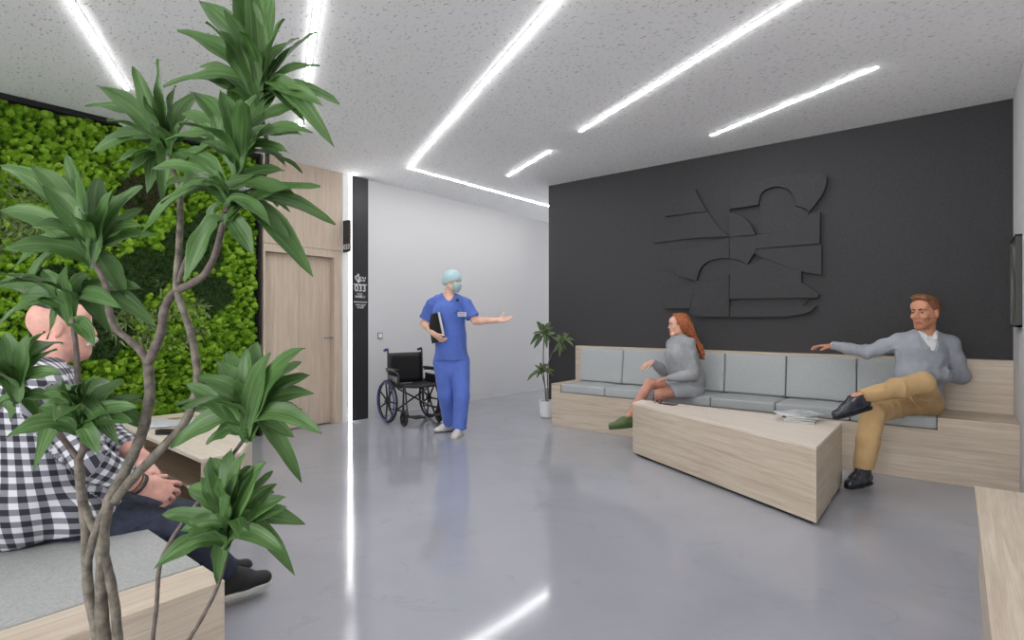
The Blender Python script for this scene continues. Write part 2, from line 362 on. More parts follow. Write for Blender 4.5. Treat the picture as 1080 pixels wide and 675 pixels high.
# ================================================================= SOFA
SY = 5.34; SX0 = -3.73; SX1 = XR-.002; SZ = .497
w = thing('built_in_sofa', 'long built-in oak bench sofa base with backboard along the dark wall', 'sofa', (-1.7,5.6,0))
b = MB(); cx0 = -3.6; pitch = .5817; cx1 = cx0+6*pitch
b.box((SX0,SY,0), (SX1,YD-.006,.40)).box((SX0,SY,.40), (cx0,YD-.006,SZ)).box((cx1,SY,.40), (SX1,YD-.006,SZ))
b.build('bench_base', 'oak', w, uv=((1,0,0),), bevel=.0015)
MB().box((SX0,5.87,SZ), (SX1,YD-.006,.925)).build('backboard', 'oak', w, uv=((1,0,0),), bevel=.0015)
def cushion(nm, sx, sy, sz, m, bev=.018, puff=.008, org=(0,0,0)):
    n = 8; c = MB(); vs = []; fs = []
    import itertools
    idx = {}
    def vid(i, j, k):
        if (i,j,k) not in idx:
            x, y, z = i/n*2-1, j/n*2-1, k/2*2-1
            pf = puff*(1-x*x)*(1-y*y)
            idx[(i,j,k)] = len(vs); vs.append((x*sx/2, y*sy/2, z*sz/2+(pf if k == 2 else 0)))
        return idx[(i,j,k)]
    for i in range(n):
        for j in range(n):
            fs.append((vid(i,j,2), vid(i+1,j,2), vid(i+1,j+1,2), vid(i,j+1,2))); fs.append((vid(i,j,0), vid(i,j+1,0), vid(i+1,j+1,0), vid(i+1,j,0)))
    for i in range(n):
        for k in range(2):
            fs.append((vid(i,0,k), vid(i+1,0,k), vid(i+1,0,k+1), vid(i,0,k+1))); fs.append((vid(i+1,n,k), vid(i,n,k), vid(i,n,k+1), vid(i+1,n,k+1)))
            fs.append((vid(0,i+1,k), vid(0,i,k), vid(0,i,k+1), vid(0,i+1,k+1))); fs.append((vid(n,i,k), vid(n,i+1,k), vid(n,i+1,k+1), vid(n,i,k+1)))
    return MB().add(vs, fs).build(nm, m, org=org, bevel=bev, seg=4)
seat0 = cushion('seat_cushion', pitch-.006, .53, .095, 'grey_upholstery')
back0 = cushion('back_cushion', pitch-.006, .40, .08, 'grey_upholstery')
names = ['at the left end by the potted plant', 'under the woman\'s knees', 'under the seated woman', 'just right of the woman', 'behind the magazine stack', 'under the seated man']
bn = ['at the left end by the potted plant', 'second from the left end', 'behind the seated woman', 'just right of the woman', 'in the middle, under the man\'s outstretched hand', 'behind the seated man\'s shoulder']
for i in range(6):
    s = seat0 if i == 0 else copy_tree(seat0); s.location = (cx0+pitch*(i+.5), SY+.265+.003, .4505)
    tag(s, 'light grey sofa seat cushion '+names[i], 'cushion', 'grey seat cushions on the built-in sofa')
    s = back0 if i == 0 else copy_tree(back0); s.location = (cx0+pitch*(i+.5), 5.80, .705); s.rotation_euler = (math.radians(83), 0, 0)
    tag(s, 'light grey upright back cushion '+bn[i], 'cushion', 'grey back cushions on the built-in sofa')
# ================================================================= COFFEE TABLE
q = [on_z(667.4,424.6,.483), on_z(861,471.5,.483), on_z(888,445.5,.483), on_z(677,421.4,.483)]
ctr = sum(q, Vector())/4
w = thing('coffee_table', 'long wedge-shaped oak block coffee table in front of the sofa', 'table', (ctr.x,ctr.y,0))
g = (q[1]-q[0]).normalized(); g.z = 0
def inset(q, e):
    n = len(q); c = sum((Vector(p) for p in q), Vector())/n; out = []
    for i in range(n):
        a, b, cc = q[i-1], q[i], q[(i+1)%n]; t1 = (b-a).normalized(); t2 = (cc-b).normalized()
        n1 = Vector((-t1.y,t1.x,0)); n2 = Vector((-t2.y,t2.x,0))
        if n1.dot(c-b) < 0: n1 = -n1
        if n2.dot(c-b) < 0: n2 = -n2
        k = (n1+n2); out.append(b+k*(e/max(.15, 1+n1.dot(n2))))
    return out
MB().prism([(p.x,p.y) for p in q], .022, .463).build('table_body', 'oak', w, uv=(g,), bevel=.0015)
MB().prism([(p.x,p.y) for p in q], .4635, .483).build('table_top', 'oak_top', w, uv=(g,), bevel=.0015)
MB().prism([(p.x,p.y) for p in inset(q, .03)], 0, .022).build('plinth', 'recess_black', w)
CT = q
# ================================================================= LEFT LOW TABLE with open compartment
zt = .46
q = [on_z(*p, zt) for p in ((211.9,484.4), (254,477), (266,458.5), (241.5,430.4), (138,443), (124,446.7))]
q[4] = Vector((-5.12, 2.2, zt)); q[5] = Vector((-5.12, q[5].y, zt)); q[3].x = -5.12
w = thing('low_table', 'angular oak low table with open compartment in front of the moss wall', 'table', (-4.1,1.6,0))
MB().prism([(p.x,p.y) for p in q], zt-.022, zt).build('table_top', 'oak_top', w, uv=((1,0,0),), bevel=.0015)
ins = inset(q, .022)
for i in range(6):
    a, b = q[i], q[(i+1)%6]; a2, b2 = ins[i], ins[(i+1)%6]
    if i == 5: continue            # the open side towards the bench
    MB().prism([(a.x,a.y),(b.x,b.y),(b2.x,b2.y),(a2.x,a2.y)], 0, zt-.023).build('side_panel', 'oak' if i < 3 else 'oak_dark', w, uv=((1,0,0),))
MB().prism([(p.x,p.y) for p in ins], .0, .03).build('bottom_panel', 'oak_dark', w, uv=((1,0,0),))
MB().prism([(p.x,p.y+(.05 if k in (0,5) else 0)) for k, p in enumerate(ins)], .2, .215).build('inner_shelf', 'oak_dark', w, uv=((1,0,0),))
LT = q
# ================================================================= LEFT BENCH
bz = .45; fx = -1.745; by = .75
w = thing('waiting_bench', 'oak waiting bench at the lower left under the seated older man', 'bench', (-2.5,-.4,0))
b = MB().box((-3.45,-1.6,0), (fx,by,bz-.06)).box((fx-.165,-1.6,bz-.06), (fx,by,bz)).box((-3.45,-1.6,bz-.06), (-3.29,by,bz))
b.build('bench_body', 'oak', w, uv=((0,1,0),), bevel=.002)
for x0, x1, lb in ((-2.595, fx-.168, 'speckled grey bench cushion pad nearest the camera at lower left'), (-3.287, -2.598, 'grey bench cushion pad the older man sits on')):
    c = MB().box((x0,-1.6,bz-.058), (x1,by-.003,bz+.004)).build('bench_cushion', 'bench_fabric', org=((x0+x1)/2,-.4,bz), bevel=.006, seg=3)
    tag(c, lb, 'cushion', 'grey pads on the left bench')
# ================================================================= RIGHT BENCH
w = thing('wall_bench', 'oak bench with a flat top in the lower right corner of the view', 'bench', (.4,2.2,0))
MB().box((.085,.9,0), (.755,3.43,.43)).build('bench_body', 'oak', w, uv=((0,1,0),), bevel=.002)
MB().box((.07,.88,.431), (.757,3.45,.452)).build('bench_top', 'oak', w, uv=((0,1,0),), bevel=.002)
# ================================================================= implicit surface modelling for bodies, clothes, shoes
V3 = lambda p: np.array((p[0], p[1], p[2]), dtype=np.float32)
def unit(v): v = V3(v); return v/max(1e-9, float(np.linalg.norm(v)))
class Vol:
    def __init__(s, lo, hi, h):
        s.h = h; s.lo = V3(lo); s.n = np.ceil((V3(hi)-s.lo)/h).astype(int)+1; s.d = np.full(s.n, .2, np.float32)
    def _win(s, lo, hi):
        i0 = np.clip(np.floor((lo-s.lo)/s.h).astype(int), 0, s.n); i1 = np.clip(np.ceil((hi-s.lo)/s.h).astype(int)+1, 0, s.n)
        if (i1 <= i0).any(): return None, None
        ax = [s.lo[k]+s.h*np.arange(i0[k], i1[k], dtype=np.float32) for k in range(3)]
        return tuple(slice(i0[k], i1[k]) for k in range(3)), (ax[0][:,None,None], ax[1][None,:,None], ax[2][None,None,:])
    def put(s, fn, lo, hi, k, sub=False):
        m = k*1.5+s.h*3; w, X = s._win(lo-m, hi+m)
        if w is None: return
        b = fn(*X); a = s.d[w]
        if sub:
            b = -b; hh = np.maximum(k-np.abs(a-b), 0)/max(k, 1e-6); s.d[w] = np.maximum(a, b)+hh*hh*k*.25
        else:
            hh = np.maximum(k-np.abs(a-b), 0)/max(k, 1e-6); s.d[w] = np.minimum(a, b)-hh*hh*k*.25
    def cone(s, a, b, ra, rb, k=.01, flat=None, cap=False, sub=False):
        a, b = V3(a), V3(b)
        M = np.eye(3, dtype=np.float32)
        if flat is not None: dd = unit(flat[0]); M = M+(flat[1]-1)*np.outer(dd, dd).astype(np.float32)
        A, B = M@a, M@b; ba = B-A; L2 = max(float(ba@ba), 1e-9)
        def fn(x, y, z):
            if flat is None: qx, qy, qz = x-A[0], y-A[1], z-A[2]
            else: qx = M[0,0]*x+M[0,1]*y+M[0,2]*z-A[0]; qy = M[1,0]*x+M[1,1]*y+M[1,2]*z-A[1]; qz = M[2,0]*x+M[2,1]*y+M[2,2]*z-A[2]
            t0 = (qx*ba[0]+qy*ba[1]+qz*ba[2])/L2; t = np.clip(t0, 0, 1)
            dd = np.sqrt((qx-t*ba[0])**2+(qy-t*ba[1])**2+(qz-t*ba[2])**2)-(ra+t*(rb-ra))
            if cap: L = math.sqrt(L2); dd = np.maximum(dd, np.maximum(-t0*L, (t0-1)*L))
            return dd
        R_ = max(ra, rb); s.put(fn, np.minimum(a, b)-R_, np.maximum(a, b)+R_, k, sub)
    def ell(s, c, rad, ax=None, k=.01, sub=False):
        c = V3(c); ax = np.eye(3) if ax is None else np.array([unit(v) for v in ax]); rad = np.array(rad, np.float32); A = (ax/rad[:,None]).astype(np.float32); A2 = (ax/(rad**2)[:,None]).astype(np.float32)
        def fn(x, y, z):
            x, y, z = x-c[0], y-c[1], z-c[2]
            k0 = np.sqrt(sum((A[i,0]*x+A[i,1]*y+A[i,2]*z)**2 for i in range(3))); k1 = np.sqrt(sum((A2[i,0]*x+A2[i,1]*y+A2[i,2]*z)**2 for i in range(3)))
            return k0*(k0-1)/np.maximum(k1, 1e-6)
        R_ = rad.max(); s.put(fn, c-R_, c+R_, k, sub)
    def path(s, pts, rr, k=.01, **kw):
        for i in range(len(pts)-1): s.cone(pts[i], pts[i+1], rr[i], rr[i+1], k, **kw)
    def cut(s, p, n, k=.0):
        """remove everything on the side the normal n points to"""
        p, n = V3(p), unit(n); _, X = s._win(s.lo, s.lo+s.h*s.n)
        X = [s.lo[i]+s.h*np.arange(s.n[i], dtype=np.float32) for i in range(3)]
        d = (X[0]-p[0])[:,None,None]*n[0]+(X[1]-p[1])[None,:,None]*n[1]+(X[2]-p[2])[None,None,:]*n[2]
        if k: hh = np.maximum(k-np.abs(s.d-d), 0)/k; s.d = np.maximum(s.d, d)+hh*hh*k*.25
        else: s.d = np.maximum(s.d, d)
    def mesh(s, wrinkle=None, post=None):
        d = s.d; h = s.h; ins = d < 0; nx, ny, nz = d.shape
        c = np.zeros((nx-1, ny-1, nz-1), np.uint8)
        for i in (0,1):
            for j in (0,1):
                for k in (0,1): c += ins[i:nx-1+i, j:ny-1+j, k:nz-1+k]
        act = (c > 0) & (c < 8); I = np.argwhere(act); idx = np.full(act.shape, -1, np.int64); idx[act] = np.arange(len(I))
        pos = np.zeros((len(I), 3)); cnt = np.zeros(len(I)); corner = {}
        for o in ((i,j,k) for i in (0,1) for j in (0,1) for k in (0,1)): corner[o] = d[I[:,0]+o[0], I[:,1]+o[1], I[:,2]+o[2]]
        for a in range(3):
            for u in (0,1):
                for v in (0,1):
                    o0 = [0,0,0]; o0[(a+1)%3] = u; o0[(a+2)%3] = v; o1 = list(o0); o1[a] = 1
                    va, vb = corner[tuple(o0)], corner[tuple(o1)]; m = (va < 0) != (vb < 0); t = va/np.where(m, va-vb, 1)
                    q = np.tile(np.array(o0, float), (len(I), 1)); q[:,a] = t; pos += q*m[:,None]; cnt += m
        pos = (pos/cnt[:,None]+I)*h+s.lo
        faces = []
        for a in range(3):
            b, e = (a+1)%3, (a+2)%3; sl0 = [slice(None)]*3; sl1 = [slice(None)]*3; sl0[a] = slice(0, -1); sl1[a] = slice(1, None)
            i0, i1 = ins[tuple(sl0)], ins[tuple(sl1)]; E = np.argwhere(i0 != i1); E = E[(E[:,b] > 0) & (E[:,e] > 0) & (E[:,b] < d.shape[b]-1) & (E[:,e] < d.shape[e]-1)]
            fl = i0[E[:,0],E[:,1],E[:,2]]
            def at(db, de):
                q = E.copy(); q[:,b] -= db; q[:,e] -= de; return idx[q[:,0],q[:,1],q[:,2]]
            Q = np.stack([at(1,1), at(0,1), at(0,0), at(1,0)], 1); Q[~fl] = Q[~fl][:,::-1]; faces.append(Q)
        F = np.concatenate(faces); F = F[(F >= 0).all(1)]
        nrm = np.zeros_like(pos); n_ = np.cross(pos[F[:,2]]-pos[F[:,0]], pos[F[:,3]]-pos[F[:,1]])
        for k in range(4): np.add.at(nrm, F[:,k], n_)
        nrm /= np.maximum(np.linalg.norm(nrm, axis=1), 1e-12)[:,None]
        # one relaxation step against grid stairs
        acc = np.zeros_like(pos); ct = np.zeros(len(pos))
        for k in range(4): np.add.at(acc, F[:,k], pos[F[:,(k+1)%4]]+pos[F[:,k-1]]); np.add.at(ct, F[:,k], 2)
        pos = pos*.45+.55*acc/np.maximum(ct, 1)[:,None]
        if wrinkle: pos = pos+nrm*wrinkle(pos)[:,None]
        return pos, F, nrm
def wr(amp, fr, seed=0, dirs=None, spec=None, zs=1.0):
    r = np.random.default_rng(seed); D = r.normal(size=(6,3)); D /= np.linalg.norm(D, axis=1)[:,None]; ph = r.uniform(0, 6.28, 6)
    def f(p):
        q = p*np.array([fr,fr,fr*zs]); w = np.sin(q@D[0]*.7+ph[0])+np.sin(q@D[1]*.9+ph[1])
        v = 1-2*np.abs(np.sin(.5*q@D[2]+1.1*w+ph[2]))**.7+.5*np.sin(q@D[3]*1.9+1.3*w+ph[3])+.3*np.sin(q@D[4]*3.1+w+ph[4])
        m = .55+.45*np.sin(q@D[5]*.35+ph[5]); a = amp
        if spec is not None: a = amp*spec(p)
        return np.maximum(a*v*m, -.0035)
    return f
def vobj(name, vol, mats, parent, wrinkle=None, slots=None, attr=None):
    pos, F, nr = vol.mesh(wrinkle)
    if not isinstance(mats, (list, tuple)): mats = [mats]
    org = ORG[parent.name]; me = bpy.data.meshes.new(name)
    me.vertices.add(len(pos)); me.vertices.foreach_set('co', (pos-V3(org)).astype(np.float32).ravel())
    me.loops.add(F.size); me.loops.foreach_set('vertex_index', F.ravel().astype(np.int32))
    me.polygons.add(len(F)); me.polygons.foreach_set('loop_start', np.arange(0, F.size, 4, dtype=np.int32)); me.polygons.foreach_set('loop_total', np.full(len(F), 4, np.int32))
    me.polygons.foreach_set('use_smooth', np.ones(len(F), bool))
    for m in mats: me.materials.append(MATS[m])
    if slots is not None: me.polygons.foreach_set('material_index', slots(pos[F].mean(1)).astype(np.int32))
    me.update(calc_edges=True); me.validate()
    if attr is not None:
        a = me.attributes.new('cloth_uv', 'FLOAT_VECTOR', 'POINT'); a.data.foreach_set('vector', attr(pos).astype(np.float32).ravel())
    o = bpy.data.objects.new(name, me); return reg(o, org, parent)
# ----------------------------------------------------------------- anatomy
def frame(f, u=UP):
    f = Vector(f).normalized(); u = Vector(u); u = (u-f*u.dot(f)).normalized(); return f, u, f.cross(u)     # forward, up, right
def head(v, hc, f, u, r, s=1.0, female=False):
    p = lambda a, b, c: hc+(f*a+u*b+r*c)*s
    ax = (r, f, u)
    v.ell(p(-.012,.034,0), np.array((.074,.094,.088))*s, ax, .01*s)
    v.ell(p(.022,-.03,0), np.array((.056,.062,.080))*s, ax, .03*s)
    jw = .044 if female else .052
    for e in (-1,1):
        v.cone(p(.0,-.045,e*jw), p(.066,-.093,e*.014), .020*s, .017*s, .02*s)
        v.ell(p(.064,-.020,e*.036), np.array((.022,.020,.024))*s, ax, .015*s)
        v.ell(p(-.008,-.002,e*.075), np.array((.008,.017,.031))*s, (r, (f-u*.2), (u+f*.2)), .005*s)
    v.cone(p(.072,-.094,-.008), p(.072,-.094,.008), .019*s, .019*s, .015*s)
    v.cone(p(.079,.030,-.030), p(.079,.030,.030), .013*s, .013*s, .012*s)
    v.ell(p(.066,.055,0), np.array((.058,.03,.04))*s, ax, .02*s)
    v.ell(p(.083,-.052,0), np.array((.026,.016,.026))*s, ax, .012*s)
    for e in (-1,1): v.ell(p(.096,.008,e*.032), np.array((.017,.012,.010))*s, ax, .01*s, sub=True)
    v.path([p(.086,.022,0), p(.098,.0,0), p(.107,-.019,0)], [.007*s,.009*s,.011*s], .008*s)
    for e in (-1,1): v.ell(p(.096,-.024,e*.011), np.array((.008,.010,.007))*s, ax, .004*s)
    v.cone(p(.095,-.049,-.018), p(.095,-.049,.018), .0055*s, .0055*s, .006*s); v.cone(p(.094,-.060,-.015), p(.094,-.060,.015), .006*s, .006*s, .006*s)
    v.cone(p(.102,-.0545,-.018), p(.102,-.0545,.018), .0022*s, .0022*s, .003*s, sub=True)
def head_extras(par, hc, f, u, r, s, gaze=None, brow='brow_brown', brows=True):
    p = lambda a, b, c: hc+(f*a+u*b+r*c)*s
    for e in (-1,1):
        c = p(.0765,.008,e*.031); m = MB(); g = (gaze or f)
        m.lathe(c, [(.0125*s*math.sin(t), .0125*s*-math.cos(t)) for t in [math.pi*i/12+1e-4 for i in range(12)]]+[(0,.0125*s)], 16, ax=g)
        m.mi = [1 if i//16 >= 9 else 0 for i in range(len(m.f))]
        o = m.build('eye', ['eye_white', 'iris'], par, smooth=True)
        lid = Vol(V3(c)-.03, V3(c)+.03, .002); lid.ell(c, (.0142*s,)*3, k=.001); lid.cut(c+u*.0035*s, -u); lid.cut(c-f*.002, -f); vobj('eyelid', lid, par['skin'], par)
        lid = Vol(V3(c)-.03, V3(c)+.03, .002); lid.ell(c, (.0140*s,)*3, k=.001); lid.cut(c-u*.0045*s, u); lid.cut(c-f*.002, -f); vobj('eyelid', lid, par['skin'], par)
        if brows:
            b = Vol(V3(c)-.05, V3(c)+.05, .002); b.path([p(.094,.0265,e*.011), p(.093,.031,e*.028), p(.081,.028,e*.046)], [.0048*s,.0052*s,.003*s], .003, flat=(f, 1.3)); vobj('eyebrow', b, brow, par)
def hand(v, w, d, n, th, s=1.0, curl=(.25,.3,.2), spread=.10, tang=.8, tcurl=.3, curls=None, k=.006):
    """w wrist, d direction of the fingers, n palm normal (the way the palm faces), th = towards the thumb"""
    d = Vector(d).normalized(); n = Vector(n); n = (n-d*n.dot(d)).normalized(); t = d.cross(n); t = t if t.dot(Vector(th)) > 0 else -t
    w = Vector(w); tips = []
    kn = [.030, .010, -.010, -.029]; ln = [.070, .078, .072, .056]; base = [.092, .096, .092, .083]
    for i in range(4):
        kp = w+(d*base[i]+t*kn[i])*s; v.cone(w+(t*kn[i]*.55+d*.012)*s, kp, .0135*s, .0105*s, .012*s, flat=(n, 1.05))
        dd = (d+t*spread*(1.5-i)*.67).normalized(); a = 0; q = kp; cc = curls[i] if curls else curl
        for j in range(3):
            a += cc[j]; vv = dd*math.cos(a)+n*math.sin(a); L = ln[i]*(.44,.31,.25)[j]*s
            v.cone(q, q+vv*L, (.0092-.0009*j)*s, (.0086-.0010*j)*s, .003 if j == 0 else .002); q = q+vv*L
        tips.append(q)
    tb = w+(d*.022+t*.022+n*.006)*s; v.ell(w+(d*.045+t*.020+n*.008)*s, np.array((.022,.034,.014))*s, (t, d, n), .01*s)
    td = (d*math.cos(tang)+t*math.sin(tang)+n*.25).normalized(); q1 = tb+td*.040*s; td2 = (td*math.cos(tcurl)+(d*.7+n*.5)*math.sin(tcurl)).normalized(); q2 = q1+td2*.032*s; q3 = q2+td2*.024*s
    v.cone(tb, q1, .014*s, .0115*s, .01*s); v.cone(q1, q2, .0110*s, .0100*s, .003); v.cone(q2, q3, .0100*s, .0082*s, .002)
    return tips
def lerp(a, b, t): return Vector(a)*(1-t)+Vector(b)*t
def torso(v, J, f, r, g=0.0, k=.04, s=1.0, chest=.158, waist=.135, hip=.150, female=False, flat=1.38):
    pel, wai, che, nk = J['pelvis'], J['waist'], J['chest'], J['neck']
    v.cone(J['hipL'], J['hipR'], .098*s+g, .098*s+g, k)
    v.cone(pel, wai, hip*s+g, waist*s+g, k, flat=(f, flat)); v.cone(wai, che, waist*s+g, chest*s+g, k, flat=(f, flat))
    v.cone(che, lerp(che, nk, .55), chest*s+g, .105*s+g, k, flat=(f, flat+.05))
    for e in 'LR': v.cone(lerp(nk, che, .25), J['sh'+e], .058*s+g, .050*s+g, k); v.cone(lerp(nk, che, -.08), J['sh'+e], .040*s+g, .034*s+g, k)
    if female:
        for e in 'LR': v.ell(lerp(che, J['sh'+e], .30)+f*.078*s-Vector((0,0,.035*s)), (.058*s+g,)*3, k=.04)
def arm(v, J, e, g=0.0, k=.02, s=1.0, to=1.0, r0=.050, r1=.040, r2=.028):
    v.cone(J['sh'+e], J['el'+e], r0*s+g, r1*s+g, k)
    if to > 0:
        w = lerp(J['el'+e], J['wr'+e], to); m = lerp(J['el'+e], J['wr'+e], .25*to)
        v.cone(J['el'+e], m, r1*s+g, .043*s*(r1/.04)+g, k); v.cone(m, w, .042*s*(r1/.04)+g, (r2*to+r1*(1-to))*s+g, k)
def leg(v, J, e, g=0.0, k=.03, s=1.0, to=1.0, back=None, r0=.086, r1=.056, r2=.036, gk=None):
    v.cone(J['hip'+e], J['kn'+e], r0*s+g, r1*s+g, k)
    m = lerp(J['kn'+e], J['an'+e], .33)+(Vector(back)*.014 if back is not None else Vector((0,0,0))); w = lerp(J['kn'+e], J['an'+e], to)
    v.cone(J['kn'+e], m, r1*s+g, .053*s+g, k); v.cone(m, w, .053*s+g, (r2*s+g if gk is None else gk), k)
def neckc(v, J, hc, f, u, s, r=.056):
    v.cone(J['neck']-UP*.03, hc-(u*.055+f*.018)*s, r*s, (r-.004)*s, .025)
def foot(v, an, td, s=1.0, g=0.0, k=.02, L=.185, dn=None):
    td = Vector(td).normalized(); dn = Vector(dn).normalized() if dn is not None else -UP; dn = (dn-td*dn.dot(td)).normalized(); sd = td.cross(dn)
    v.cone(an-td*.045*s+dn*.05*s, an+td*.08*s+dn*.055*s, .033*s+g, .038*s+g, k); v.cone(an+td*.08*s+dn*.055*s, an+td*(L-.03)*s+dn*.065*s, .040*s+g, .030*s+g, k, flat=(dn, 1.25))
    v.cone(an, an+td*.09*s+dn*.045*s, .036*s+g, .030*s+g, k)
    return td, dn, sd
def stub(v, a): v.cone(a, a-UP*.03, .030, .022, .015)
def bounds(pts, m): a = np.array([V3(p) for p in pts]); return a.min(0)-m, a.max(0)+m
def shoe(par, an, td, dn=None, s=1.0, m='shoe_black', sole='sole_black', h=.004, collar=.0, L=.185, heel=0, name='shoe', sole_t=.014, top=0):
    lo, hi = bounds([an], .28); v = Vol(lo, hi, h); td, dn, sd = foot(v, an, td, s, .006, L=L, dn=dn)
    if collar: v.cone(an-dn*collar, an+dn*.02, .046*s, .048*s, .02)
    v.cut(an+dn*.085*s, dn); v.cut(an-dn*(.012+collar), -dn); 
    if top: v.cone(an-dn*.06, an-dn*.0, .038, .036, .004, sub=True)
    o = vobj(name, v, m, par)
    v = Vol(lo, hi, h); z = .080*s
    v.cone(an-td*.045*s+dn*z, an+td*.08*s+dn*z, .040*s, .046*s, .01); v.cone(an+td*.08*s+dn*z, an+td*(L-.028)*s+dn*z, .046*s, .034*s, .01)
    v.cut(an+dn*(.085+sole_t-.003)*s, dn); v.cut(an+dn*(.083-.004)*s, -dn)
    if heel:
        v.cone(an-td*.045*s+dn*.09, an-td*.02*s+dn*.09, .038, .036, .004, flat=None); v.cut(an+dn*(.085+.024)*s, dn); v.cut(an+dn*(.079)*s, -dn)
    vobj('sole', v, sole, o); return o
# ----------------------------------------------------------------- body materials
mat('skin', (222, 172, 150), .5, sss=.12, var=(14, .05)); mat('skin_pale', (226, 180, 160), .5, sss=.12, var=(14, .05)); mat('skin_rosy', (216, 164, 150), .5, sss=.12, var=(18, .07)); mat('skin_tan', (205, 146, 116), .5, sss=.12, var=(14, .05)); mat('skin_leg', (192, 138, 118), .45, sss=.1)
mat('lips', (182, 114, 98), .45); mat('stubble', (172, 118, 90), .7, var=(160, .2)); mat('eye_white', (225, 222, 218), .2); mat('iris', (60, 62, 60), .2)
mat('brow_brown', (96, 64, 44), .8); mat('brow_grey', (190, 180, 168), .8)
mat('scrub_blue', (80, 108, 190), .75, var=(5, .06), sheen=.1); mat('scrub_trouser', (88, 116, 200), .75, var=(5, .06), sheen=.1); mat('cap_teal', (172, 200, 206), .75); mat('mask_teal', (158, 188, 190), .75); mat('clog_white', (205, 203, 198), .5); mat('sole_grey', (90, 90, 92), .7)
mat('shoe_black', (34, 37, 48), .22, spec=.7); mat('sole_black', (18, 18, 20), .6); mat('shoe_green', (84, 104, 62), .6, bump=(40, .1, .003)); mat('sole_green', (62, 88, 50), .7); mat('sneaker', (30, 30, 33), .7, bump=(400, .2, .002)); mat('sole_white', (215, 212, 204), .6)
mat('sweat_grey', (152, 154, 158), .85, var=(4, .06), bump=(300, .15, .002)); mat('sweat_dress', (160, 164, 170), .85, var=(4, .05), bump=(300, .15, .002)); mat('knit_grey', (148, 152, 160), .85, var=(6, .05), bump=(350, .2, .002)); mat('shirt_white', (225, 227, 230), .7); mat('chino', (190, 158, 112), .75, var=(5, .06), bump=(400, .1, .001)); mat('belt_brown', (80, 56, 40), .5)
mat('denim', (38, 44, 62), .8, var=(30, .22), bump=(500, .2, .001))
def hairmat(nm, c1, c2, sc=(60, 60, 6)):
    t = NT(nm); tc = t.n('ShaderNodeTexCoord'); mp = t.n('ShaderNodeMapping'); mp.inputs['Scale'].default_value = sc; t.l(tc.outputs['Object'], mp.inputs[0])
    n1 = t.n('ShaderNodeTexNoise', Scale=3.0, Detail=5.0, Distortion=.5); t.l(mp.outputs[0], n1.inputs['Vector']); t.l(t.ramp(n1.outputs[0], [(.3, c1), (.7, c2)]), t.b.inputs['Base Color']); t.b.inputs['Roughness'].default_value = .5; t.bump(n1.outputs[0], .5, .006)
hairmat('hair_brown', (92, 58, 38), (150, 100, 66), (60, 60, 40)); hairmat('hair_auburn', (104, 46, 24), (206, 122, 76), (50, 50, 12)); hairmat('hair_grey', (170, 166, 160), (215, 210, 204), (80, 80, 80))
# ================================================================= STANDING MEDIC
def person(label, org, skin):
    p = thing('person', label, 'person', org); p['skin'] = skin; return p
def slots_face(hc, f, u, r, s, extra=None):
    H, Fn, Un, Rn = V3(hc), V3(f), V3(u), V3(r)
    def fn(c):
        q = (c-H)/s; a, b, e = q@Fn, q@Un, q@Rn; m = np.zeros(len(c), int)
        lips = (a > .085) & (np.abs(b+.0545) < .0105) & (np.abs(e) < .021*(1-((b+.0545)/.013)**2*.5)); 
        if extra == 'stubble': m[(a > .005) & (b < -.030) & (b > -.118) & (a < .12) & ((b < -.062) | (np.abs(e) > .030) | (b > -.043)) & (np.abs(e) < .085)] = 2
        m[lips] = 1; return m
    return fn
D = 6.05
f_body, _, r_body = frame(RV*.25-FV)      # facing the camera, turned a little to the image right
Jd = dict(neck=P(472.5,312.5,D), chest=P(473.5,330,D), waist=P(475,355,D), pelvis=P(476,378,D),
  shR=P(456.5,320,D+.03), shL=P(490.5,320,D-.02), elR=P(447,341,D+.08), wrR=P(458.5,353,D-.20), elL=P(501,338.5,D-.06), wrL=P(524.5,337.8,D-.10),
  hipR=P(467.5,383,D), hipL=P(485,383,D), knR=P(470,416,D+.0), knL=P(487,418,D-.08), anR=P(474.5,446,D+.1), anL=P(484.5,452,D-.14))
pd = person('person in blue scrubs, teal surgical cap and mask, pointing with one hand', P(478,455,D)*1.0, 'skin_pale'); 
hc = P(477.0,297.5,D-.02); f, u, r = frame(RV*.86-FV*.5-UP*.08)
fx_, sK = None, 1.0
lo, hi = bounds(list(Jd.values())+[hc, P(542,330,D-.1)], .16)
v = Vol(lo, hi, .006); head(v, hc, f, u, r); neckc(v, Jd, hc, f, u, 1)
torso(v, Jd, f_body, r_body, -.012); 
for e in 'LR': arm(v, Jd, e, r0=.046, r1=.040, r2=.028); leg(v, Jd, e, back=-f_body)
stub(v, Jd['anR']); stub(v, Jd['anL'])
hand(v, Jd['wrL'], RV+UP*.06-FV*.1, UP*.8-FV*.6, UP*.6+FV*.4, curls=[(.1,.1,.1),(.2,.2,.1),(.25,.25,.2),(.3,.3,.2)], spread=.22, tang=.95, tcurl=.1, s=1.05)
hand(v, Jd['wrR'], RV*.55-FV*.25-UP*.45, RV*.35+FV*.5+UP*.5, UP*.6+RV*.4, curls=[(.5,.8,.5)]*4, tang=.5)
vobj('body', v, ['skin_pale', 'lips'], pd, slots=slots_face(hc, f, u, r, 1)); head_extras(pd, hc, f, u, r, 1)
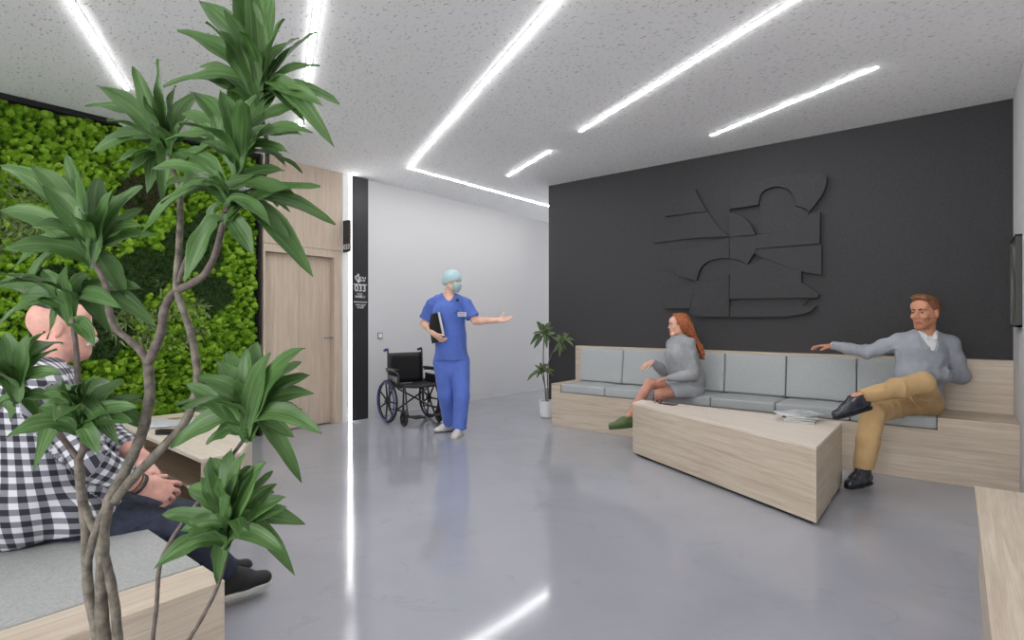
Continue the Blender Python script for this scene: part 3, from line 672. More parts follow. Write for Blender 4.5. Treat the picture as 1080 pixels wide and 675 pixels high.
# scrub top
v = Vol(lo, hi, .006); g = .014; torso(v, Jd, f_body, r_body, g, flat=1.3)
v.cone(Jd['waist'], P(476.5,385,D), .160, .185, .05, flat=(f_body, 1.28)); v.cone(Jd['chest'], Jd['waist'], .160, .158, .05, flat=(f_body, 1.25))
for e in 'LR':
    el = lerp(Jd['sh'+e], Jd['el'+e], .78 if e == 'R' else .8); v.cone(Jd['sh'+e], el, .070, .078, .03, cap=True)
v.cut(P(476,379.5,D), -UP); nk = Jd['neck']
v.cone(nk-UP*.13+f_body*.17, nk+UP*.07+f_body*.05, .002, .078, .004, sub=True); v.cone(nk+UP*.015, nk+UP*.12, .066, .08, .006, sub=True)
vobj('scrub_top', v, 'scrub_blue', pd, wrinkle=wr(.008, 30, 1, zs=.35))
v = Vol(lo, hi, .006)
v.cone(P(476,376,D), P(476,388,D), .155, .150, .03, flat=(f_body, 1.3))
for e, ax in (('R', P(474,444,D+.08)), ('L', P(484.5,450.5,D-.13))):
    v.cone(Jd['hip'+e], Jd['kn'+e], .112, .088, .02); v.cone(Jd['kn'+e], ax, .088, .078, .02)
v.cut(P(476,448,D), -UP) if False else None
for e, q in (('R', 447.5), ('L', 453.5)): pass
v.cut(P(480,451.2,D-.05), -UP); v.cut(P(476,374,D), UP)
vobj('scrub_trousers', v, 'scrub_trouser', pd, wrinkle=wr(.009, 26, 5, zs=.35))
for e, td in (('R', -RV*.8-FV*.45), ('L', -RV*.3-FV*.95)): shoe(pd, Jd['an'+e], td, m='clog_white', sole='sole_grey', s=1.0, name='clog', L=.18)
# cap, mask
v = Vol(V3(hc)-.2, V3(hc)+.2, .004); v.ell(hc+u*.036-f*.008, (.088,.120,.103), (r,f,u), .01); v.ell(hc-f*.06+u*.0, (.07,.05,.06), (r,f,u), .03)
v.cut(hc+u*.020+f*.09, (f*.36-u)); vobj('surgical_cap', v, 'cap_teal', pd, wrinkle=wr(.0015, 60, 2))
v = Vol(V3(hc)-.2, V3(hc)+.2, .004); v.ell(hc+f*.062-u*.047, (.062,.052,.062), (r,f,u), .01); v.cone(hc+f*.09+u*.0, hc+f*.112-u*.025, .016, .016, .02); v.cut(hc+f*.035, -f); v.cut(hc+u*.002, u+f*.05)
v.ell(hc+f*.05-u*.04, (.056,.046,.060), (r,f,u), .003, sub=True) if False else None
vobj('face_mask', v, 'mask_teal', pd, wrinkle=wr(.001, 90, 3))
for e in (1, -1):
    m = MB(); m.tube(spline([hc+f*.06-u*.012+r*e*.058, hc+f*.0+u*.006+r*e*.080, hc-f*.05+u*.03+r*e*.082]), .0025, 6); m.tube(spline([hc+f*.05-u*.075+r*e*.050, hc-f*.0-u*.05+r*e*.072, hc-f*.06-u*.03+r*e*.06]), .0025, 6); m.build('mask_tie', 'mask_teal', pd, smooth=True)
# stethoscope and badge
ch = lambda px, py, k=.128: P(px, py, D-k)
mat('tube_blue', (60, 84, 150), .4); mat('badge_grey', (190, 188, 190), .4)
m = MB(); m.tube(spline([ch(463,313,.03), ch(462.0,322,.10), ch(464,336,.135), ch(466,343,.14)]), .0035, 8); m.tube(spline([ch(483,313,.05), ch(488,317,.09), ch(484,324,.12), ch(479,331,.135)]), .0035, 8); m.build('stethoscope_tube', 'tube_blue', pd, smooth=True)
m = MB(); m.ball(ch(482.5,316.5,.115), .017, 12); m.build('stethoscope_clip', 'black_metal', pd, smooth=True)
bc = ch(487.3,331.5,.135); m = MB(); a, b_ = RV*.047, UP*.024; fd = -FV*.006+RV*.002
m.add([bc-a-b_, bc+a-b_, bc+a+b_, bc-a+b_, bc-a-b_+fd, bc+a-b_+fd, bc+a+b_+fd, bc-a+b_+fd], [(0,3,2,1),(4,5,6,7),(0,1,5,4),(1,2,6,5),(2,3,7,6),(3,0,4,7)]); m.build('name_badge', 'badge_grey', pd)
m = MB()
for i in range(2): c = bc+fd*1.1+UP*(.008-.016*i); m.add([c-RV*.034-UP*.0025, c+RV*.03-UP*.0025, c+RV*.03+UP*.0025, c-RV*.034+UP*.0025], [(0,1,2,3)])
m.build('badge_line', 'pillar_black', pd)
# folder held in the hand
mat('paper', (222, 222, 220), .6); mat('folder_black', (26, 26, 28), .4)
w = thing('folder', 'black folder with white pages held under the medic\'s arm', 'folder', P(459,348,D-.16))
c = [P(455.2,331.5,D-.17), P(461.3,329.8,D-.24), P(466.2,352,D-.24), P(462.5,361.0,D-.20), P(456,362.3,D-.13), P(452.8,343,D-.13)]
n = (c[1]-c[0]).cross(c[3]-c[0]).normalized(); n = n if n.dot(FV) < 0 else -n
def slab(mb, pts, t0, t1, mi=0):
    k = len(pts); vs = [p+n*t0 for p in pts]+[p+n*t1 for p in pts]; mb.add(vs, [tuple(range(k-1,-1,-1)), tuple(range(k,2*k))]+[(i,(i+1)%k,k+(i+1)%k,k+i) for i in range(k)], mi); return mb
slab(MB(), c, 0, .006).build('cover', 'folder_black', w); slab(MB(), c, -.022, -.017).build('cover', 'folder_black', w)
pg = [p.copy() for p in c]; pg[1] += RV*.012+UP*.004; pg[2] += RV*.012; slab(MB(), pg, -.0165, -.0005).build('pages', 'paper', w)
# ================================================================= WHEELCHAIR
wp = Vector((-5.30, 4.49, 0)); ya = math.radians(-13); WX = Vector((math.cos(ya), math.sin(ya), 0)); WY = Vector((-math.sin(ya), math.cos(ya), 0))
wc = thing('wheelchair', 'empty black folding wheelchair against the white wall behind the medic', 'wheelchair', wp)
def W(x, y, z): return wp+WX*x+WY*y+UP*z
mat('tyre', (30, 30, 32), .6); mat('rim_reflect_blue', (34, 48, 120), .35); mat('vinyl_black', (26, 26, 27), .45, bump=(150, .1, .002)); mat('frame_black', (34, 34, 36), .3)  # hand rim blue is a bluish reflection put into the base colour
def wheel(c, R_, wdt, nsp, ax, rim=True, nm='rear_wheel', rimm='rim_reflect_blue', sgn=1):
    c = Vector(c); a = ax.normalized(); u_ = WX; w_ = UP
    circ = lambda rad, off=0, n=40: [c+a*off+(u_*math.cos(t)+w_*math.sin(t))*rad for t in (2*math.pi*k/n for k in range(n))]
    m = MB(); m.tube(circ(R_-wdt), wdt, 8, closed=True); m.tube(circ(R_-wdt*2.3), wdt*.6, 6, closed=True); m.lathe(c-a*.03, [(0,0),(.025,0),(.03,.01),(.03,.05),(.02,.06),(0,.06)], 16, ax=a)
    for k in range(nsp):
        t = 2*math.pi*k/nsp; dd = u_*math.cos(t)+w_*math.sin(t); m.tube([c+dd*.02, c+dd*(R_-wdt*2.2)], [.013,.009] if rim else [.012,.01], 6)
    o = m.build(nm, 'tyre', wc, smooth=True)
    if rim: MB().tube(circ(R_-.03, .028*sgn), .008, 8, closed=True).build('hand_rim', rimm, o, smooth=True)
    return o
RW = .262
for sgn in (-1, 1): wheel(W(0, sgn*.285, RW), RW, .013, 7, WY, sgn=sgn, rimm='rim_reflect_blue')
for sgn in (-1, 1):
    wheel(W(.335, sgn*.235, .088), .088, .016, 5, WY, rim=False, nm='caster_wheel')
    m = MB(); m.tube([W(.335, sgn*.235+.03, .088), W(.32, sgn*.235+.03, .19), W(.32, sgn*.235-.03, .19), W(.335, sgn*.235-.03, .088)], .008, 6); m.tube([W(.32, sgn*.235, .18), W(.32, sgn*.235, .30)], .012, 8); m.build('caster_fork', 'frame_black', wc, smooth=True)
    m = MB(); y = sgn*.235
    m.tube(spline([W(-.19,y,.87), W(-.12,y,.885), W(-.10,y,.86), W(-.085,y,.60), W(-.06,y,.44), W(-.05,y,.14)], 5), .011, 8)
    m.tube([W(-.07,y,.44), W(.33,y,.45)], .011, 8); m.tube([W(-.05,y,.16), W(.34,y,.18)], .010, 8); m.tube(spline([W(.32,y,.46), W(.37,y,.43), W(.40,y,.25), W(.45,y,.13)], 5), .010, 8); m.tube([W(.32,y,.28), W(.32,y,.46)], .011, 8)
    m.tube(spline([W(-.08,y*1.1,.62), W(.08,y*1.1,.63), W(.20,y*1.1,.62), W(.24,y*1.1,.56), W(.25,y*1.1,.45)], 5), .010, 8)
    m.build('side_frame', 'frame_black', wc, smooth=True)
    MB().box((-.07,-.004,0), (.2,.004,.15)).build('x', 'vinyl_black') if False else None
    m = MB(); q = [W(-.05, y*1.1, .46), W(.21, y*1.1, .46), W(.21, y*1.1, .57), W(-.05, y*1.1, .58)]; m.add([p-WY*.004 for p in q]+[p+WY*.004 for p in q], [(3,2,1,0),(4,5,6,7),(0,1,5,4),(1,2,6,5),(2,3,7,6),(3,0,4,7)]); m.build('side_guard', 'vinyl_black', wc)
    m = MB(); m.box((-.07,-.026,.0), (.20,.026,.028)); m.v = [W(0, y*1.1, .635)+WX*v_.x+WY*v_.y+UP*v_.z for v_ in m.v]; m.build('arm_pad', 'vinyl_black', wc, bevel=.01, seg=3)
    m = MB(); m.tube([W(-.20,y,.868), W(-.115,y,.885)], .017, 10); m.build('push_handle', 'rim_reflect_blue' if sgn < 0 else 'vinyl_black', wc, smooth=True)
    m = MB(); m.box((-.07,-.075,-.008), (.09,.075,.008)); m.v = [W(.47, sgn*.14, .12)+WX*v_.x+WY*v_.y+UP*v_.z for v_ in m.v]; m.build('footplate', 'vinyl_black', wc, bevel=.004)
m = MB(); m.tube([W(.14,-.235,.17), W(.14,.235,.43)], .011, 8); m.tube([W(.165,.235,.17), W(.165,-.235,.43)], .011, 8); m.build('cross_brace', 'frame_black', wc, smooth=True)
def bent(nm, pts, th, dirn):
    m = MB(); n_ = len(pts); m.tube([Vector(p) for p in pts], th, 6); return m
m = MB(); vs = []; fs = []
for i in range(9):
    t = i/8*2-1
    for j in range(7):
        s_ = j/6; vs.append(W(-.105+.03*(1-s_)-.02*(1-t*t), t*.228, .46+.38*s_))
    if i: fs += [((i-1)*7+j, i*7+j, i*7+j+1, (i-1)*7+j+1) for j in range(6)]
o = m.add(vs, fs).build('backrest', 'vinyl_black', wc, smooth=True); sm = o.modifiers.new('thickness', 'SOLIDIFY'); sm.thickness = .018; sm.offset = 0
m = MB(); vs = []; fs = []
for i in range(9):
    t = i/8*2-1
    for j in range(7):
        s_ = j/6; vs.append(W(-.07+.42*s_, t*.232, .462-.02*(1-t*t)+.004))
    if i: fs += [((i-1)*7+j, i*7+j, i*7+j+1, (i-1)*7+j+1) for j in range(6)]
o = m.add(vs, fs).build('seat', 'vinyl_black', wc, smooth=True); sm = o.modifiers.new('thickness', 'SOLIDIFY'); sm.thickness = .022; sm.offset = 0
# ================================================================= SEATED WOMAN
D = 5.55
f_body, _, r_body = frame(-RV*.92-FV*.35)
J = dict(neck=P(716,357,D), chest=P(719,372,D), waist=P(722,390,D), pelvis=P(727,405,D),
  shR=P(710,363,D+.13), shL=P(726.5,363.5,D-.14), elR=P(700.5,391.5,D+.16), wrR=P(688,381.5,D+.02), elL=P(731,395,D-.20), wrL=P(706,399,D-.22),
  hipR=P(727,409,D+.08), hipL=P(727,410,D-.08), knR=P(685.5,404.5,D-.02), knL=P(696,416,D-.17), anR=P(662.5,440,D-.12), anL=P(690,452,D-.06))
hcw = P(715.5,343.5,D); f, u, r = frame(-RV-FV*.12+UP*.0)
pw = person('seated person with long auburn hair, grey sweatshirt dress and green shoes', P(725,420,D), 'skin'); S = .96
lo, hi = bounds(list(J.values())+[hcw], .17)
v = Vol(lo, hi, .005); head(v, hcw, f, u, r, .93, True); neckc(v, J, hcw, f, u, .93, .046)
torso(v, J, f_body, r_body, -.02, s=.88, female=True)
for e in 'LR': arm(v, J, e, s=.82); leg(v, J, e, s=.9)
stub(v, J['anR']); stub(v, J['anL'])
hand(v, J['wrR'], -RV*.9-UP*.35-FV*.15, -UP*.8-RV*.1+FV*.1, -FV+UP*.2, s=.95, curls=[(.2,.5,.5),(.35,.6,.5),(.4,.6,.5),(.45,.6,.5)], tang=.5)
hand(v, J['wrL'], -RV-UP*.15, -UP, FV, s=.9)
def sl(c):
    m = slots_face(hcw, f, u, r, .93)(c); m[(m == 0) & (c[:,2] < 1.0) & (c[:,2] < V3(J['wrR'])[2]-.08)] = 2; return m
vobj('body', v, ['skin', 'lips', 'skin_leg'], pw, slots=sl); head_extras(pw, hcw, f, u, r, .93)
v = Vol(lo, hi, .005)
torso(v, J, f_body, r_body, .012, s=.92, female=True, flat=1.2); v.cone(J['chest']-UP*.05, lerp(J['waist'], J['pelvis'], .6), .150, .165, .05, flat=(r_body, .92))
v.cone(J['shL'], J['elL'], .060, .062, .03); v.cone(J['shR'], J['elR'], .058, .058, .03)
v.path([J['elL'], lerp(J['elL'], J['wrL'], .5), J['wrL']], [.060,.052,.034], .02); v.path([J['elR'], lerp(J['elR'], J['wrR'], .5), lerp(J['elR'], J['wrR'], .9)], [.056,.05,.036], .02)
v.cut(lerp(J['elL'], J['wrL'], .97), J['wrL']-J['elL']) if False else None
v.cone(J['neck']+UP*.01, J['neck']+UP*.1+f*.02, .050, .07, .004, sub=True)
v.cut(P(722,413,D), -UP+RV*.0)
vobj('sweatshirt', v, 'sweat_grey', pw, wrinkle=wr(.009, 30, 11))
v = Vol(lo, hi, .005)
v.cone(P(728,408,D), J['waist'], .150, .125, .04, flat=(f_body, 1.1)); v.cone(J['hipL'], lerp(J['hipL'], J['knL'], .55), .112, .092, .05); v.cone(J['hipR'], lerp(J['hipR'], J['knR'], .62), .112, .088, .05)
v.cut(P(703.5,410,D), -RV*.85-UP*.35); v.cut(P(725,418.8,D-.1), -UP, .02)
vobj('dress_skirt', v, 'sweat_dress', pw, wrinkle=wr(.0045, 22, 12))
shoe(pw, J['anR'], -RV*.99-UP*.08-FV*.1, dn=-UP+RV*.08, m='shoe_green', sole='sole_green', s=1.0, L=.20, sole_t=.02); shoe(pw, J['anL'], -RV*.9-FV*.3, m='shoe_green', sole='sole_green', s=.93, sole_t=.02)
# hair: cap plus many locks falling behind the shoulder
v = Vol(V3(hcw)-.35, V3(hcw)+.3, .004); H = lambda a, b, c: hcw+(f*a+u*b+r*c)*.93
v.ell(H(-.03,.042,0), (.082,.098,.092), (r,f,u), .005)
rr = random.Random(3)
for i in range(46):
    e = 1 if i % 2 else -1; t = rr.random(); a0 = .045-.11*t
    st = H(a0, .118-.5*a0*a0/.1*.3-.01*t, e*.018); m1 = H(a0-.015, .055, e*(.082+.01*rr.random())); m2 = H(a0-.05+.02*rr.uniform(-1,1), -.03, e*(.090-.015*rr.random())); m3 = H(-.08-.05*t+.02*rr.uniform(-1,1), -.105-.02*rr.random(), e*.06*rr.random()+.02)
    pts = spline([st, m1, m2, m3], 4); v.path(pts, list(np.linspace(.013, .012, len(pts))), .006)
for i in range(34):
    a = rr.uniform(-.13,-.06); q = rr.uniform(-1.15,.7)
    pts = spline([H(a,.03,q*.06), H(a-.03,-.06,q*.080), H(a-.06+.01*q,-.15,q*.085), H(a-.115+.02*rr.uniform(-1,1),-.24,q*.075-.02), H(-.235-.03*rr.random(),-.30-.07*rr.random(),q*.05-.03)], 4); v.path(pts, list(np.linspace(.015,.007,len(pts))), .007)
v.cut(H(.062,.0,0), (f+u*-.15)); v.ell(H(.085,-.03,0), (.050,.085,.085), (r,f,u), .006, sub=True)
vobj('hair', v, 'hair_auburn', pw, wrinkle=wr(.003, 90, 4))
# ================================================================= SEATED MAN WITH CROSSED LEGS
D = 4.42
f_body, _, r_body = frame(-RV*.28-FV)
J = dict(neck=P(976,354,D), chest=P(972,374,D-.02), waist=P(968,397,D-.04), pelvis=P(968,418,D),
  shR=P(950.5,360,D+.06), shL=P(1001,363,D-.05), elR=P(914.5,371.5,D+.22), wrR=P(878,364.5,D+.48), elL=P(1013,397,D-.05), wrL=P(972,396,D-.22),
  hipR=P(957,424,D-.02), hipL=P(977,424,D-.04), knL=P(973,403.5,D-.44), knR=P(920.5,437,D-.36), anL=P(903,420,D-.50), anR=P(910,496,D-.38))
hcm = P(975.5,330.5,D-.05); f, u, r = frame(-RV*.93-FV*.42-UP*.02); hs = 1.12
pm = person('seated bearded person in grey jumper and tan chinos, legs crossed, arm along the sofa back', P(968,430,D), 'skin_tan')
lo, hi = bounds(list(J.values())+[hcm, P(850,365,D+.5)], .2)
v = Vol(lo, hi, .0055); head(v, hcm, f, u, r, hs); neckc(v, J, hcm, f, u, hs, .058); torso(v, J, f_body, r_body, -.012, s=1.02)
for e in 'LR': arm(v, J, e, s=.78)
leg(v, J, 'L', s=1.0); leg(v, J, 'R', s=1.0)
stub(v, J['anL']); stub(v, J['anR'])
hand(v, J['wrR'], -RV*.95+FV*.3-UP*.02, -UP, -FV, s=1.05, curls=[(.05,.15,.2),(.2,.3,.3),(.3,.35,.3),(.35,.4,.3)], tang=.55)
hand(v, J['wrL'], -RV-UP*.1, -UP*.6-FV*.1, UP, s=1.05, curls=[(.3,.3,.3)]*4)
vobj('body', v, ['skin_tan', 'lips', 'stubble'], pm, slots=slots_face(hcm, f, u, r, hs, 'stubble')); head_extras(pm, hcm, f, u, r, hs)
v = Vol(lo, hi, .0055); nk = J['neck']
torso(v, J, f_body, r_body, .014, s=1.02, flat=1.25); v.cone(J['waist'], J['pelvis'], .15, .155, .04, flat=(f_body, 1.2))
v.path([J['shR'], lerp(J['shR'],J['elR'],.5), J['elR'], lerp(J['elR'],J['wrR'],.5), lerp(J['elR'],J['wrR'],.9)], [.066,.062,.054,.050,.040], .03)
v.path([J['shL'], lerp(J['shL'],J['elL'],.5), J['elL'], lerp(J['elL'],J['wrL'],.45), lerp(J['elL'],J['wrL'],.92)], [.070,.066,.060,.054,.040], .03)
v.cone(nk-UP*.15+f_body*.20-RV*.01, nk+UP*.05+f_body*.08, .002, .085, .004, sub=True); v.cone(nk+UP*.018, nk+UP*.14, .074, .09, .004, sub=True)
v.cut(P(968,421,D), -UP)
vobj('jumper', v, 'knit_grey', pm, wrinkle=wr(.008, 24, 21))
v = Vol(lo, hi, .0055); torso(v, J, f_body, r_body, -.002, s=1.0, flat=1.3); v.cut(nk-UP*.16, -UP); v.cone(nk-UP*.05+f_body*.17, nk+UP*.07+f_body*.06, .002, .040, .004, sub=True)
for e, px in ((-1, 0), (1, 0)): v.path([nk+r_body*e*.062+UP*.035-f_body*.02, nk+r_body*e*.050+UP*.028+f_body*.045, nk+r_body*e*.030-UP*.015+f_body*.105], [.014,.018,.016], .004, flat=(f_body, 1.1))
v.path([nk-r_body*.055+UP*.04-f_body*.03, nk+UP*.045-f_body*.07, nk+r_body*.055+UP*.04-f_body*.03], [.014]*3, .004); v.cone(nk+UP*.0, nk+UP*.14, .050, .060, .004, sub=True)
vobj('shirt', v, 'shirt_white', pm)
a, b = J['elR'], J['wrR']; v = Vol(V3(b)-.12, V3(b)+.12, .004); v.cone(lerp(a,b,.86), lerp(a,b,1.02), .034, .034, .002, cap=True); vobj('shirt_cuff', v, 'shirt_white', pm)
v = Vol(lo, hi, .0055)
v.cone(J['hipL'], J['hipR'], .115, .115, .04); v.cone(J['pelvis'], J['waist'], .135, .12, .03, flat=(f_body, 1.25))
v.cone(J['hipL'], J['knL'], .100, .078, .03); v.path([J['knL'], lerp(J['knL'],J['anL'],.4), lerp(J['knL'],J['anL'],.93)], [.078,.072,.052], .02)
v.cone(J['hipR'], J['knR'], .100, .078, .012); v.path([J['knR'], lerp(J['knR'],J['anR'],.5), lerp(J['knR'],J['anR'],.93)], [.078,.076,.068], .02)
v.cut(P(940,492.5,D-.36), -UP)
a, b = J['knL'], J['anL']; dd = (b-a).normalized(); v.put(lambda x, y, z: -np.maximum(np.maximum(((V3(a+dd*(b-a).length*.93)-0)[0]*0+((x-(a+dd*(b-a).length*.93).x)*-dd.x+(y-(a+dd*(b-a).length*.93).y)*-dd.y+(z-(a+dd*(b-a).length*.93).z)*-dd.z)), -1), -1)*-1, V3(b)-.09, V3(b)+.09, .001, sub=True)
vobj('chinos', v, 'chino', pm, wrinkle=wr(.006, 22, 22))
shoe(pm, J['anL'], -RV-UP*.30, dn=-UP*.9+RV*.3, m='shoe_black', s=1.05, collar=.01); shoe(pm, J['anR'], -RV*.85-FV*.5, m='shoe_black', s=1.12, heel=1, collar=.03)
v = Vol(V3(hcm)-.2, V3(hcm)+.2, .004); H = lambda a, b, c: hcm+(f*a+u*b+r*c)*hs
v.ell(H(-.018,.046,0), np.array((.081,.096,.088))*hs, (r,f,u), .01); v.ell(H(.035,.105,.0), np.array((.058,.055,.030))*hs, (r,f,u), .02); v.ell(H(.03,.115,.02), np.array((.05,.045,.024))*hs, (r,f,u), .02); v.ell(H(-.05,.0,0), np.array((.062,.048,.07))*hs, (r,f,u), .03)
v.cut(H(.066,.078,0), (f-u*.62)); v.ell(H(.10,.03,0), np.array((.068,.075,.05))*hs, (r,f,u), .005, sub=True)
for e in (-1,1): v.ell(H(.008,-.02,e*.085), np.array((.04,.030,.042))*hs, (r,f,u), .01, sub=True)
v.cut(H(0,-.055,0), -u+f*.6)
vobj('hair', v, 'hair_brown', pm, wrinkle=wr(.002, 110, 9))
# ================================================================= OLDER MAN ON THE LEFT BENCH (faces along +Y)
f_body = Vector((.12,1,0)).normalized(); r_body = Vector((1,-.12,0)).normalized()
def onx(px, py, X): return on_x(px, py, X)
J = dict(neck=Vector((-2.73,.49,1.055)), chest=Vector((-2.72,.46,.90)), waist=Vector((-2.70,.44,.71)), pelvis=Vector((-2.68,.40,.58)),
  shR=Vector((-2.54,.47,1.00)), shL=Vector((-2.91,.50,1.00)), elR=onx(97,489,-2.42), wrR=onx(150,512,-2.43), elL=onx(114,458,-2.90), wrL=onx(150,484,-2.62),
  hipR=Vector((-2.58,.42,.56)), hipL=Vector((-2.78,.42,.56)), knR=onx(186,560,-2.43), knL=onx(192,548,-2.70), anR=onx(234,600,-2.47), anL=onx(222,590,-2.78))
hco = P(64,347,2.2); f, u, r = frame(RV*.78+FV*.63-UP*.03); hs = 1.02
pk = person('seated older person with white moustache, black and white checked shirt, dark jeans', Vector((-2.5,.5,.45)), 'skin_rosy')
lo, hi = bounds(list(J.values())+[hco], .2); hi[0] += .05
v = Vol(lo, hi, .0055); head(v, hco, f, u, r, hs); neckc(v, J, hco, f, u, hs, .062)
v.cone(hco-u*.07+f*.01, hco-u*.085+f*.05, .055, .045, .03)
torso(v, J, f_body, r_body, -.005, s=1.02, flat=1.2)
for e in 'LR': arm(v, J, e, s=1.08, r2=.031); leg(v, J, e, s=.95)
stub(v, J['anR']); stub(v, J['anL'])
hand(v, J['wrR'], onx(204,524,-2.47)-J['wrR'], Vector((-.8,.1,-.6)), Vector((-.5,0,1)), s=1.2, curls=[(.05,.45,.3),(.2,.55,.3),(.4,.55,.35),(.65,.6,.4)], spread=.25, tang=.6)
hand(v, J['wrL'], onx(163,505,-2.50)-J['wrL'], Vector((.2,-.3,-1)), Vector((0,-1,.2)), s=1.05, curls=[(.3,.35,.3)]*4, tang=.4)
vobj('body', v, ['skin_rosy', 'lips'], pk, slots=slots_face(hco, f, u, r, hs)); head_extras(pk, hco, f, u, r, hs, brow='brow_grey')
PZ = .0205
t = NT('checked_cloth'); at = t.n('ShaderNodeAttribute'); at.attribute_name = 'cloth_uv'; sp = t.n('ShaderNodeSeparateXYZ'); t.l(at.outputs['Vector'], sp.inputs[0]); outs = []
for k in range(2):
    mu = t.n('ShaderNodeMath', operation='MULTIPLY'); mu.inputs[1].default_value = 1/.040; t.l(sp.outputs[k], mu.inputs[0])
    fr_ = t.n('ShaderNodeMath', operation='FRACT'); t.l(mu.outputs[0], fr_.inputs[0]); gt = t.n('ShaderNodeMath', operation='GREATER_THAN'); gt.inputs[1].default_value = .5; t.l(fr_.outputs[0], gt.inputs[0]); outs.append(gt.outputs[0])
ad = t.n('ShaderNodeMath', operation='ADD'); t.l(outs[0], ad.inputs[0]); t.l(outs[1], ad.inputs[1]); hf = t.n('ShaderNodeMath', operation='MULTIPLY'); hf.inputs[1].default_value = .5; t.l(ad.outputs[0], hf.inputs[0])
rp = t.ramp(hf.outputs[0], [(0, (208,208,214)), (.3, (122,122,132)), (.8, (38,38,46))]); t.t.nodes[rp.node.name].color_ramp.interpolation = 'CONSTANT'
t.l(rp, t.b.inputs['Base Color']); t.b.inputs['Roughness'].default_value = .85
def segd(p, a, b):
    a, b = V3(a), V3(b); ba = b-a; t_ = np.clip(((p-a)@ba)/(ba@ba), 0, 1); q = p-(a+t_[:,None]*ba); return np.linalg.norm(q, axis=1), t_*np.linalg.norm(ba), q, ba/np.linalg.norm(ba)
def plaid(p):
    ax = V3((-2.70,.44,0)); q = p-ax; th = np.arctan2(q[:,1], q[:,0]); out = np.stack([.18*th+.1*q[:,2], q[:,2]+.12*q[:,1], 0*th], 1)
    best = np.full(len(p), .092)
    off = 0
    for a, b in ((J['shR'], J['elR']), (J['elR'], J['wrR']), (J['shL'], J['elL']), (J['elL'], J['wrL'])):
        d_, L_, q, ba = segd(p, lerp(a, b, .18) if a in (J['shR'], J['shL']) else a, b); e1 = np.cross(ba, [0,0,1.]); e1 /= np.linalg.norm(e1); e2 = np.cross(ba, e1)
        m = d_ < best; t_ = np.arctan2(q@e2, q@e1); out[m] = np.stack([.062*t_, L_+.3, 0*t_], 1)[m]; best = np.where(m, d_, best)
    return out
v = Vol(lo, hi, .0055)
torso(v, J, f_body, r_body, .016, s=1.06, flat=1.08); v.cone(J['waist']+f_body*.06, J['pelvis']+f_body*.07, .185, .19, .05); v.cone(J['chest'], J['waist']+f_body*.06, .155, .18, .05)
v.cone(J['pelvis']+f_body*.1+UP*.0, lerp(J['hipR'],J['knR'],.36)+UP*.03, .16, .12, .04); v.cone(J['pelvis']+f_body*.1, lerp(J['hipL'],J['knL'],.3)+UP*.03, .16, .12, .04)
for e in 'LR':
    t1 = .55 if e == 'R' else .5
    v.path([J['sh'+e], lerp(J['sh'+e],J['el'+e],.5), J['el'+e]], [.072,.068,.063], .03); v.cone(J['el'+e], lerp(J['el'+e],J['wr'+e],t1), .063, .056, .02, cap=True)
    v.cone(lerp(J['el'+e],J['wr'+e],t1-.02), lerp(J['el'+e],J['wr'+e],t1+.14), .057, .056, .004, cap=True)
v.cut(Vector((-2.5,.4,.462)), -UP+f_body*.10); nk = J['neck']
v.cone(nk+UP*.02, nk+UP*.14, .066, .085, .004, sub=True)
vobj('checked_shirt', v, 'checked_cloth', pk, wrinkle=wr(.006, 20, 31), attr=plaid)
v = Vol(V3(nk)-.2, V3(nk)+.2, .005)
for e in (-1, 1): v.path([nk-f_body*.07+UP*.045, nk+r_body*e*.062-f_body*.02+UP*.05, nk+r_body*e*.060+f_body*.04+UP*.03, nk+r_body*e*.030+f_body*.10-UP*.01], [.014,.016,.018,.016], .004, flat=(r_body, 1.2))
vobj('shirt_collar', v, 'checked_cloth', pk, attr=lambda p: np.stack([p[:,1], p[:,2], p[:,2]*0], 1))
v = Vol(lo, hi, .0055)
v.cone(J['hipL'], J['hipR'], .085, .085, .04)
for e in 'LR':
    v.cone(J['hip'+e], J['kn'+e], .088, .083, .02); v.path([J['kn'+e], lerp(J['kn'+e],J['an'+e],.5), lerp(J['kn'+e],J['an'+e],1.0)], [.083,.072,.062], .02)
v.cut(lerp(J['anR'], J['knR'], .0)-UP*.03, -UP)
vobj('jeans', v, 'denim', pk, wrinkle=wr(.004, 26, 32))
for e, td in (('R', Vector((.12,1,-.02))), ('L', Vector((-.12,1,-.02)))):
    sh = shoe(pk, J['an'+e]-UP*.02, td, m='sneaker', sole='sole_white', s=1.08, L=.19, sole_t=.02, name='sneaker'); an = J['an'+e]-UP*.02; td = td.normalized(); sd = td.cross(UP)
    m = MB()
    for k in range(4): c = an+td*(.045+.024*k)+UP*(.012-.014*k); m.tube(spline([c-sd*.026-UP*.006, c+UP*.006, c+sd*.026-UP*.006], 3), .003, 5)
    m.build('lace', 'sole_white', sh, smooth=True)
# moustache, bracelet, ring
v = Vol(V3(hco)-.15, V3(hco)+.15, .003); H = lambda a, b, c: hco+(f*a+u*b+r*c)*hs
for e in (-1,1): v.path([H(.108,-.037,e*.004), H(.107,-.041,e*.018), H(.098,-.051,e*.034), H(.086,-.062,e*.044)], [.010,.013,.011,.006], .004)
vobj('moustache', v, 'hair_grey', pk, wrinkle=wr(.0012, 250, 8))
a, b = J['elR'], J['wrR']; dd = (b-a).normalized(); m = MB(); m.lathe(b-dd*.012, [(.036,-.006),(.040,-.006),(.040,.006),(.036,.006),(.036,-.006)], 24, ax=dd); m.build('bracelet', 'pillar_black', pk, smooth=True)
m = MB(); m.lathe(b-dd*.028, [(.0365,-.003),(.0395,-.003),(.0395,.003),(.0365,.003)], 24, ax=dd); m.build('bracelet', 'belt_brown', pk, smooth=True)
